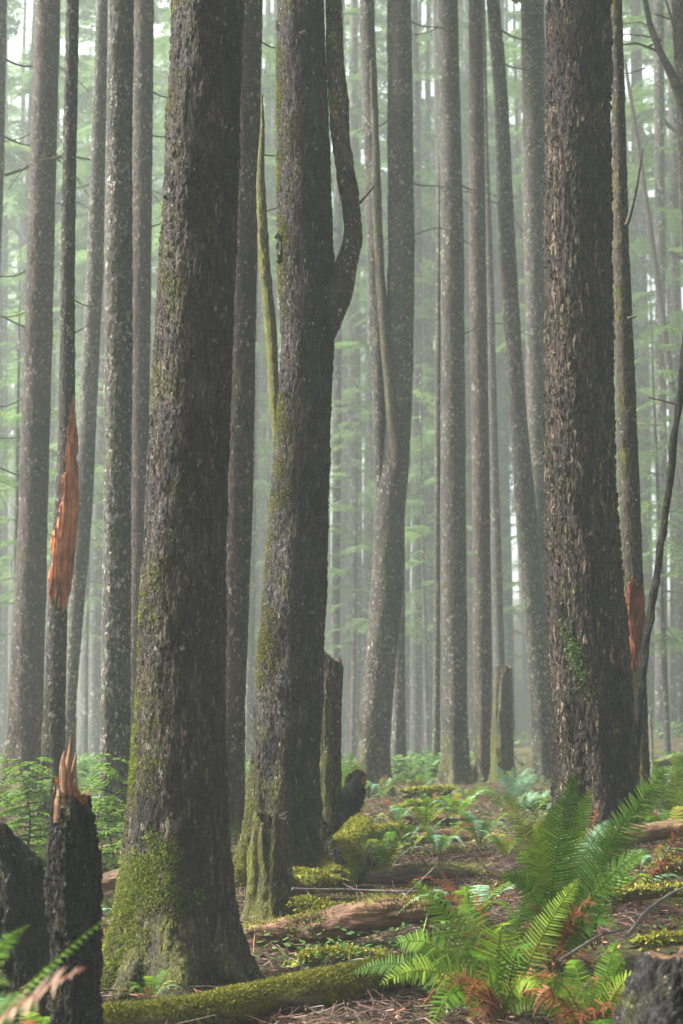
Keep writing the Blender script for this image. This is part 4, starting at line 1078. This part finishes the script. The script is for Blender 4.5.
GFERN = 'sword ferns on the forest floor'
def fern_thing(u, v, D, label, fronds, seed, group=GFERN, on_ground=True):
    """fronds: (tip_u, tip_v, tip_dD, arch_px, W_px, colour, side_px)"""
    g = np.random.default_rng(seed)
    b0 = pt(u, v, D)
    if on_ground: b0[2] = min(b0[2], gz(b0[0], D) + .02)
    root = thing('sword_fern', b0, label, 'fern', group)
    if seed in (301, 302, 303):                       # last year's dead fronds hanging round the crown
        fronds = list(fronds)
        for k in range(9):
            a_ = k * .7 + g.uniform(0, .4); R_ = g.uniform(45, 95)
            fronds.append((u + R_ * math.cos(a_), v - 12 + R_ * .30 * math.sin(a_), -.25 * math.sin(a_), g.uniform(35, 75), g.uniform(14, 22), FRUST, dict(rag=.55, curl=.5)))
    for f in fronds:
        (tu, tv, dD, arch, Wp, colr) = f[:6]; kw = f[6] if len(f) > 6 else {}
        tip = pt(tu, tv, D + dD); st = b0 + np.array([g.normal(0, .02), g.normal(0, .02), 0])
        mid = (st + tip) / 2 + np.array([kw.get('sx', 0) * mpp(v, D), 0, arch * mpp(v, D)])
        n = int(np.clip(np.linalg.norm(tip - st) / .0165, 26, 56))
        mb = frond(st, mid, tip, Wp * mpp(v, D + dD), n, g, colr, up=kw.get('up', (0, -.75, .66)), ragged=kw.get('rag', 0), curl=kw.get('curl', .14))
        mb.build('frond', M['fern'], root, smooth=False)
    return root
up2 = (.1, -.95, .3)
fern_thing(556, 962, 7.9, 'big upright sword fern in front of the thick flaking trunk', [
    (577, 772, -.1, 30, 30, FGREEN, dict(sx=-12, up=(0, -1, .1))), (562, 800, .15, 30, 26, FGREEN, dict(sx=-22, up=(.2, -1, .1))),
    (668, 764, -.1, 25, 34, FGREEN, dict(sx=-8, up=(-.4, -.9, .3))), (650, 852, -.3, 50, 26, FGREEN, dict(sx=0, up=(-.3, -.7, .6))),
    (610, 820, .3, 40, 24, FPALE, dict(sx=-10)), (520, 850, .2, 50, 24, FGREEN), (597, 905, -.3, 50, 20, FRUST, dict(rag=.5)),
    (505, 790, .3, 20, 26, FYEL, dict(sx=10, up=(0, -1, .1))), (620, 930, -.35, 55, 22, FGREEN), (590, 925, -.3, 60, 20, FRUST, dict(rag=.4)),
    (500, 880, -.2, 70, 22, FGREEN), (592, 786, .1, 20, 24, FGREEN, dict(sx=-14, up=(.1, -1, .15))), (540, 822, -.1, 20, 24, FGREEN, dict(sx=-14, up=(0, -1, .2))), (634, 806, -.2, 30, 26, FGREEN, dict(sx=-5, up=(-.3, -.9, .3))), (530, 905, -.4, 40, 18, FRUST, dict(rag=.5)), (575, 860, .1, 30, 16, FRUST, dict(rag=.5)), (600, 800, .35, 10, 18, FRUST, dict(rag=.5)), (540, 815, .4, 20, 20, FYEL, dict(sx=-10)),
], 301)
fern_thing(498, 1012, 7.2, 'broad sword fern with arching fronds low at the bottom centre-right', [
    (412, 880, .2, 30, 34, FGREEN, dict(sx=10, up=(.3, -.6, .75))), (580, 878, .1, 30, 22, FGREEN, dict(sx=5, up=(-.3, -.8, .5))),
    (395, 945, .1, 60, 32, FGREEN), (380, 985, -.1, 60, 28, FGREEN, dict(rag=.05)), (460, 905, .3, 60, 26, FGREEN),
    (465, 1005, -.4, 60, 22, FRUST, dict(rag=.5)), (470, 1030, -.5, 50, 22, FRUST, dict(rag=.5)), (545, 1000, -.3, 60, 26, FGREEN),
    (570, 1030, -.3, 60, 24, FGREEN), (430, 1030, -.4, 70, 30, FGREEN), (525, 900, .3, 30, 22, FGREEN, dict(up=(0, -1, .2))), (350, 975, .35, 60, 24, FGREEN),
    (505, 925, -.25, 60, 30, FGREEN), (440, 870, .6, 30, 20, FRUST, dict(rag=.5)), (475, 890, .5, 30, 18, FRUST, dict(rag=.5)), (445, 990, -.35, 45, 20, FRUST, dict(rag=.5)), (485, 985, -.5, 20, 20, FRUST, dict(rag=.5)), (480, 960, -.4, 50, 30, FGREEN), (530, 950, -.35, 60, 28, FGREEN)], 302)
fern_thing(590, 1015, 6.7, 'low sword fern with a bright curved frond left of the corner stump', [
    (625, 958, -.1, 30, 16, FGREEN, dict(sx=5)), (640, 975, -.2, 40, 18, FGREEN), (545, 985, -.1, 50, 24, FGREEN), (570, 960, .2, 40, 20, FGREEN), (620, 940, .3, 40, 16, FGREEN),
    (580, 1030, -.3, 50, 20, FRUST, dict(rag=.4)), (560, 1020, -.3, 40, 20, FRUST, dict(rag=.4)), (610, 1035, -.4, 40, 22, FGREEN)], 303)
fern_thing(640, 905, 8.9, 'withered rust-brown fern below the rotten log at the right edge', [
    (683, 822, -.2, 20, 12, FRUST, dict(sx=12, rag=.45)), (690, 860, .1, 40, 14, FRUST, dict(rag=.5)), (660, 870, -.2, 30, 10, FRUST, dict(rag=.5))], 304)
fern_thing(512, 812, 15.5, 'silvery green sword fern with upright fronds right of the narrow trunk', [
    (496, 764, .1, 10, 9, FPALE, dict(up=(0, -1, .1))), (514, 766, .1, 10, 9, FPALE, dict(up=(0, -1, .1))), (540, 775, .1, 22, 10, FPALE), (530, 768, .3, 15, 9, FPALE), (500, 800, -.3, 16, 10, FGREEN), (545, 800, -.2, 25, 9, FPALE), (478, 790, .2, 22, 9, FGREEN)], 305)
fern_thing(352, 800, 14.0, 'bright green fern glowing behind the gnarled snag', [(338, 752, .3, 10, 12, FGREEN, dict(up=(0, -1, .1))), (350, 750, .3, 6, 12, FGREEN, dict(up=(0, -1, .1))), (362, 758, .3, 10, 10, FGREEN), (336, 775, -.2, 18, 10, FGREEN), (366, 778, .1, 16, 10, FGREEN)], 306)
fern_thing(672, 800, 12.5, 'green fern clump at the right edge beyond the rotten log', [(655, 760, .2, 20, 13, FGREEN), (690, 745, .3, 20, 13, FGREEN), (640, 790, .1, 30, 12, FGREEN), (675, 750, .2, 12, 13, FGREEN, dict(up=(0, -1, .2))), (700, 790, -.2, 30, 12, FGREEN), (650, 812, -.3, 25, 12, FGREEN)], 307)
# blurred fern reaching in at the lower left, rooted outside the frame
fern_thing(-70, 1085, 3.6, 'blurred arching green frond and bleached frond at the bottom left', [
    (124, 905, .2, 10, 15, FGREEN, dict(sx=-20, up=(-.3, -.3, .9), curl=.5)), (84, 968, -.5, 20, 46, FBLEACH, dict(rag=.35, sx=0)), (30, 925, .6, 60, 20, FGREEN), (40, 1010, -.2, 60, 30, FGREEN), (10, 985, -.3, 80, 30, FGREEN)], 308, on_ground=False)
# small scattered ferns: three plants with fronds, copied
protos = []
for k in range(3):
    g = np.random.default_rng(320 + k)
    root = thing('sword_fern', (0, 0, 0), '', 'fern', GFERN)
    nf = 9 + k
    for j in range(nf):
        az = j * 2 * math.pi / nf + g.normal(0, .2); L = g.uniform(.32, .55)
        tip = np.array([math.cos(az) * L * .85, math.sin(az) * L * .85, g.uniform(.05, .3)])
        mid = np.array([math.cos(az) * L * .4, math.sin(az) * L * .4, g.uniform(.35, .5)])
        c = [FGREEN, FGREEN, FGREEN, FPALE, FYEL, FRUST][int(g.integers(0, 6))]
        mb = frond(np.zeros(3), mid, tip, .065, 26, g, c, up=(0, 0, 1), ragged=.4 if c is FRUST else 0)
        mb.build('frond', M['fern'], root, smooth=False)
    protos.append(root)
small = [
    (425, 832, 14.2, 'small pale fern in the middle clearing left of the brown log'), (455, 822, 14.8, 'small arching fern behind the low brown rotting log'),
    (398, 822, 14.6, 'small fern right of the gnarled snag by the thin curved log'), (470, 800, 17.0, 'small fern at the foot of the narrow brown trunk'),
    (535, 800, 15.5, 'small fern left of the foot of the thick flaking trunk'), 
    (655, 865, 9.6, 'small fern under the rotten log at the right edge'), (610, 880, 8.8, 'small fern behind the big upright fern on its right'),
    (660, 955, 7.0, 'small fern above the dark corner stump'), (470, 895, 8.9, 'small fern between the twig heap and the broad fern'),
    (150, 1000, 7.7, 'tiny fern on the mossy root of the thick foreground trunk'), (30, 1000, 6.8, 'small fern low left of the black snag'),
    (55, 862, 10.4, 'small fern under the saplings left of the black snag'), (120, 905, 9.4, 'small fern left of the mossy base of the thick trunk'),
    (505, 860, 11.5, 'small fern left behind the big upright fern'), (480, 845, 12.5, 'small fern at the right end of the low brown log'),
    (545, 870, 10.5, 'small fern just behind the big upright fern'), (590, 860, 10.2, 'small fern before the foot of the thick flaking trunk'),
    (432, 808, 16.2, 'small fern before the thin curved mossy log'), (462, 815, 15.4, 'small fern behind the pale ferns of the clearing'),
    (405, 848, 12.6, 'small fern just below the thin curved mossy log'), (560, 812, 14.2, 'small fern at the left foot of the thick flaking trunk'),
    (385, 868, 11.0, 'small fern above the dark damp log'),
    (668, 842, 10.6, 'small fern just above the rotten log at the right edge'), (640, 880, 9.0, 'small fern between the two dark logs at right'),
    (70, 905, 9.0, 'small fern behind the black snag above the brown logs'),
    (668, 775, 18, 'small fern in the mist near the right edge'), (380, 790, 19.5, 'small fern between curved double trunk and mist'),
    (420, 780, 22, 'distant small fern behind the short mossy log'), (515, 785, 21, 'distant small fern right of the short mossy stub'),
    (85, 800, 17, 'distant small fern left of the speckled trunk'), (10, 815, 14, 'small fern behind the left edge sapling'),
    (630, 815, 12.2, 'small fern at the right foot of the thick flaking trunk'), (440, 860, 11.8, 'small fern on the reddish twig heap'),
]
g = np.random.default_rng(5)
for i, (u, v, D, label) in enumerate(small):
    p = pt(u, v, D); z = gz(p[0], D)
    sca = float(g.uniform(.55, .95)) * (.5 if 'tiny' in label else 1)
    if i < 3:
        protos[i].location = (p[0], D, z); protos[i].rotation_euler = (0, 0, i * 2.0); protos[i].scale = (sca,) * 3; protos[i]['label'] = label
    else:
        dup(protos[i % 3], (p[0], D, z), float(g.uniform(0, 6.28)), sca, label)

# ------------------------------------------------------------------ litter, ground moss and small leaves (uncountable)
g = np.random.default_rng(9)
def scatter(n, y0, y1, power=1.0, margin=1.2):
    y = y0 + (y1 - y0) * g.uniform(0, 1, n) ** power
    x = g.uniform(-1, 1, n) * (.21 * y + margin)
    return x, y
x, y = scatter(46000, 5.0, 24, 1.5)
keep = fbm(x * 1.1, y * 1.1, 0, 21, 3) > -.25
x, y = x[keep], y[keep]; n = len(x)
z = ground(x, y)
az = g.uniform(0, 2 * np.pi, n); el = g.normal(.08, .22, n); L = g.uniform(.03, .10, n) + g.exponential(.045, n)
d = np.stack([np.cos(az) * np.cos(el), np.sin(az) * np.cos(el), np.sin(el)], 1)
s = np.stack([-np.sin(az), np.cos(az), 0 * az], 1); u_ = np.cross(d, s)
P0 = np.stack([x, y, z + g.uniform(0, .035, n)], 1) - d * L[:, None] / 2
w = (g.uniform(.0012, .0042, n))[:, None]
bend = u_ * (L * g.normal(0, .12, n))[:, None]
tri = lambda P, k: [P + s * w * k, P - s * w * .5 * k + u_ * w * .86 * k, P - s * w * .5 * k - u_ * w * .86 * k]
V = np.stack(tri(P0, 1) + tri(P0 + d * L[:, None] * .5 + bend, .9) + tri(P0 + d * L[:, None], .4), 1).reshape(-1, 3)
k = np.arange(n)[:, None] * 9
q = np.concatenate([k + np.array([[a_ + o_, b_ + o_, b_ + 3 + o_, a_ + 3 + o_]]) for o_ in (0, 3) for a_, b_ in ((0, 1), (1, 2), (2, 0))])
TW = np.array([(.09, .055, .045), (.14, .085, .07), (.05, .035, .03), (.20, .15, .125), (.17, .08, .05), (.11, .06, .055)])
mb = MB(); mb.add(V, q, tint=np.repeat(TW[g.integers(0, len(TW), n)] * g.uniform(.6, 1.2, n)[:, None], 9, 0))
o = mb.build('twig_litter', M['litter'], smooth=False); tag(o, 'reddish brown twigs and needles littering the forest floor', 'litter', None, 'stuff')
# longer dead sticks piled over each other
x, y = scatter(9000, 6.6, 24, 1.1)
keep = fbm(x * .9, y * .9, 0, 61, 3) > -.05
x, y = x[keep], y[keep]
mb = MB()
for i in range(len(x)):
    L_ = g.uniform(.12, .35) + g.exponential(.12); a_ = g.uniform(0, 6.28); e_ = g.normal(.05, .16)
    t_ = np.linspace(-.5, .5, 6)
    c_ = np.array([x[i], y[i], gz(x[i], y[i]) + g.uniform(.0, .06)])
    dd = np.array([math.cos(a_) * math.cos(e_), math.sin(a_) * math.cos(e_), math.sin(e_)])
    C_ = c_ + np.outer(t_ * L_, dd) + np.outer((t_ ** 2 - .1) * L_ * g.normal(0, .35), [-dd[1], dd[0], .4])
    r0 = g.uniform(.0015, .0042)
    tube(mb, C_, r0 * np.linspace(1, .35, 6), 4, cap=False, tint=TW[g.integers(0, len(TW))] * g.uniform(.6, 1.25))
o = mb.build('dead_sticks', M['litter'], smooth=False); tag(o, 'grey and reddish dead sticks heaped over the forest floor', 'sticks', None, 'stuff')
# fallen leaves and bark chips
x, y = scatter(16000, 5.0, 24, 1.4); n = len(x); z = ground(x, y) + .006
az = g.uniform(0, 6.28, n); l = g.uniform(.008, .026, n); w = l * g.uniform(.25, .6, n)
d = np.stack([np.cos(az), np.sin(az), g.normal(0, .35, n)], 1); s = np.stack([-np.sin(az), np.cos(az), g.normal(0, .35, n)], 1)
P = np.stack([x, y, z], 1)
V = np.stack([P - d * l[:, None], P + s * w[:, None], P + d * l[:, None], P - s * w[:, None]], 1).reshape(-1, 3)
LC = np.array([(.22, .10, .05), (.30, .16, .08), (.12, .07, .045), (.26, .20, .14), (.07, .045, .035)])
mb = MB(); mb.add(V, np.arange(4 * n).reshape(-1, 4), tint=np.repeat(LC[g.integers(0, len(LC), n)] * g.uniform(.6, 1.2, n)[:, None], 4, 0))
o = mb.build('bark_chips', M['litter'], smooth=False); tag(o, 'brown leaf scraps and bark chips strewn over the forest floor', 'litter', None, 'stuff')
# moss cushions
x, y = scatter(210000, 5.2, 22, 1.3)
f_ = fbm(x * 1.5, y * 1.5, 0, 33, 4)
keep = f_ > .04
x, y = x[keep], y[keep]; n = len(x)
P = np.stack([x, y, ground(x, y) - .004], 1)
mb = MB(); blades(mb, P, np.tile([0, 0, 1.0], (n, 1)), .034, .0046, g, droop=.3)
o = mb.build('ground_moss', M['moss'], smooth=False); tag(o, 'yellow-green moss cushions spread over the forest floor', 'moss', None, 'stuff')
# small low leaves
x, y = scatter(60000, 6.0, 28, .9)
keep = fbm(x * .8, y * .8, 0, 44, 3) > .10
x, y = x[keep], y[keep]; n = len(x)
xf_, yf_ = scatter(14000, 24, 62, 1.2)
kf_ = fbm(xf_ * .35, yf_ * .35, 0, 47, 3) > -.1
x = np.concatenate([x, xf_[kf_]]); y = np.concatenate([y, yf_[kf_]]); n = len(x)
z = ground(x, y) + g.uniform(.02, .14, n) * np.where(y > 24, 3.0, 1.0)
az = g.uniform(0, 6.28, n); l = g.uniform(.008, .026, n) * np.where(y > 24, 3.2, 1.0); w = l * g.uniform(.45, .75, n)
d = np.stack([np.cos(az), np.sin(az), g.normal(0, .3, n)], 1); s = np.stack([-np.sin(az), np.cos(az), g.normal(0, .3, n)], 1)
P = np.stack([x, y, z], 1)
V = np.stack([P - d * l[:, None], P + s * w[:, None], P + d * l[:, None], P - s * w[:, None]], 1).reshape(-1, 3)
LG = np.array([(.06, .14, .03), (.09, .18, .04), (.05, .11, .03), (.14, .21, .06)])
mb = MB(); mb.add(V, np.arange(4 * n).reshape(-1, 4), tint=np.repeat(LG[g.integers(0, len(LG), n)] * g.uniform(.7, 1.2, n)[:, None], 4, 0))
o = mb.build('undergrowth', M['fern'], smooth=False); tag(o, 'small green leaves of low undergrowth among the moss', 'undergrowth', None, 'stuff')

# ------------------------------------------------------------------ haze
m, nt, out = newmat('forest_haze')
pv = nd(nt, 'VolumePrincipled', Color=(.88, .975, .935, 1), Density=.0023, Anisotropy=.1)
nt.links.new(pv.outputs[0], out.inputs['Volume'])
mb = MB()
x0, x1, y0, y1, z0, z1 = -195, 195, -10, 242, -4, 88
Vb = np.array([(x, y, z) for z in (z0, z1) for y in (y0, y1) for x in (x0, x1)], float)
mb.add(Vb, [(0, 2, 3, 1), (4, 5, 7, 6), (0, 1, 5, 4), (2, 6, 7, 3), (0, 4, 6, 2), (1, 3, 7, 5)])
o = mb.build('haze', m, smooth=False); tag(o, 'pale even mist filling the forest', 'mist', None, 'stuff')

# ------------------------------------------------------------------ light
SUN_EL, SUN_AZ = 46.0, -74.0          # from the left, a little ahead of the camera
w = bpy.data.worlds.new('World'); sc.world = w; w.use_nodes = True
nt = w.node_tree
for n_ in list(nt.nodes): nt.nodes.remove(n_)
sky = nt.nodes.new('ShaderNodeTexSky'); sky.sky_type = 'NISHITA'; sky.sun_disc = False
sky.sun_elevation = R(SUN_EL); sky.sun_rotation = R(SUN_AZ); sky.dust_density = 3.0; sky.air_density = 1.0; sky.ozone_density = 1.0
hs = nt.nodes.new('ShaderNodeHueSaturation'); hs.inputs['Saturation'].default_value = .35
bg = nt.nodes.new('ShaderNodeBackground'); bg.inputs[1].default_value = .072
wo = nt.nodes.new('ShaderNodeOutputWorld')
nt.links.new(sky.outputs[0], hs.inputs['Color']); nt.links.new(hs.outputs[0], bg.inputs[0]); nt.links.new(bg.outputs[0], wo.inputs[0])
L = bpy.data.lights.new('sun', 'SUN'); L.energy = 5.0; L.angle = R(18); L.color = (1, .955, .88)
so = bpy.data.objects.new('sun', L); col.objects.link(so)
dv = Vector((math.sin(R(SUN_AZ)) * math.cos(R(SUN_EL)), math.cos(R(SUN_AZ)) * math.cos(R(SUN_EL)), math.sin(R(SUN_EL))))
so.rotation_euler = dv.to_track_quat('Z', 'Y').to_euler()

# ------------------------------------------------------------------ camera
cam = bpy.data.cameras.new('camera'); co = bpy.data.objects.new('camera', cam); col.objects.link(co)
cam.sensor_fit = 'VERTICAL'; cam.sensor_height = 36; cam.sensor_width = 24
cam.lens = F / 1024 * 36
cam.clip_end = 600; cam.clip_start = .05
co.location = (0, 0, CAMZ); co.rotation_euler = (R(90) + PITCH, 0, 0)
cam.dof.use_dof = True; cam.dof.focus_distance = 9.5; cam.dof.aperture_fstop = 4.0
sc.camera = co
sc.render.engine = 'CYCLES'
sc.cycles.max_bounces = 6; sc.cycles.diffuse_bounces = 3; sc.cycles.glossy_bounces = 2; sc.cycles.transmission_bounces = 3; sc.cycles.volume_bounces = 4; sc.cycles.transparent_max_bounces = 8
sc.cycles.use_denoising = True
sc.cycles.caustics_reflective = False; sc.cycles.caustics_refractive = False
vs = sc.view_settings
vs.view_transform = 'Standard'; vs.look = 'None'; vs.exposure = 2.2; vs.gamma = 1.0; vs.use_curve_mapping = False
for o in bpy.data.objects:
    if '_org' in o: del o['_org']
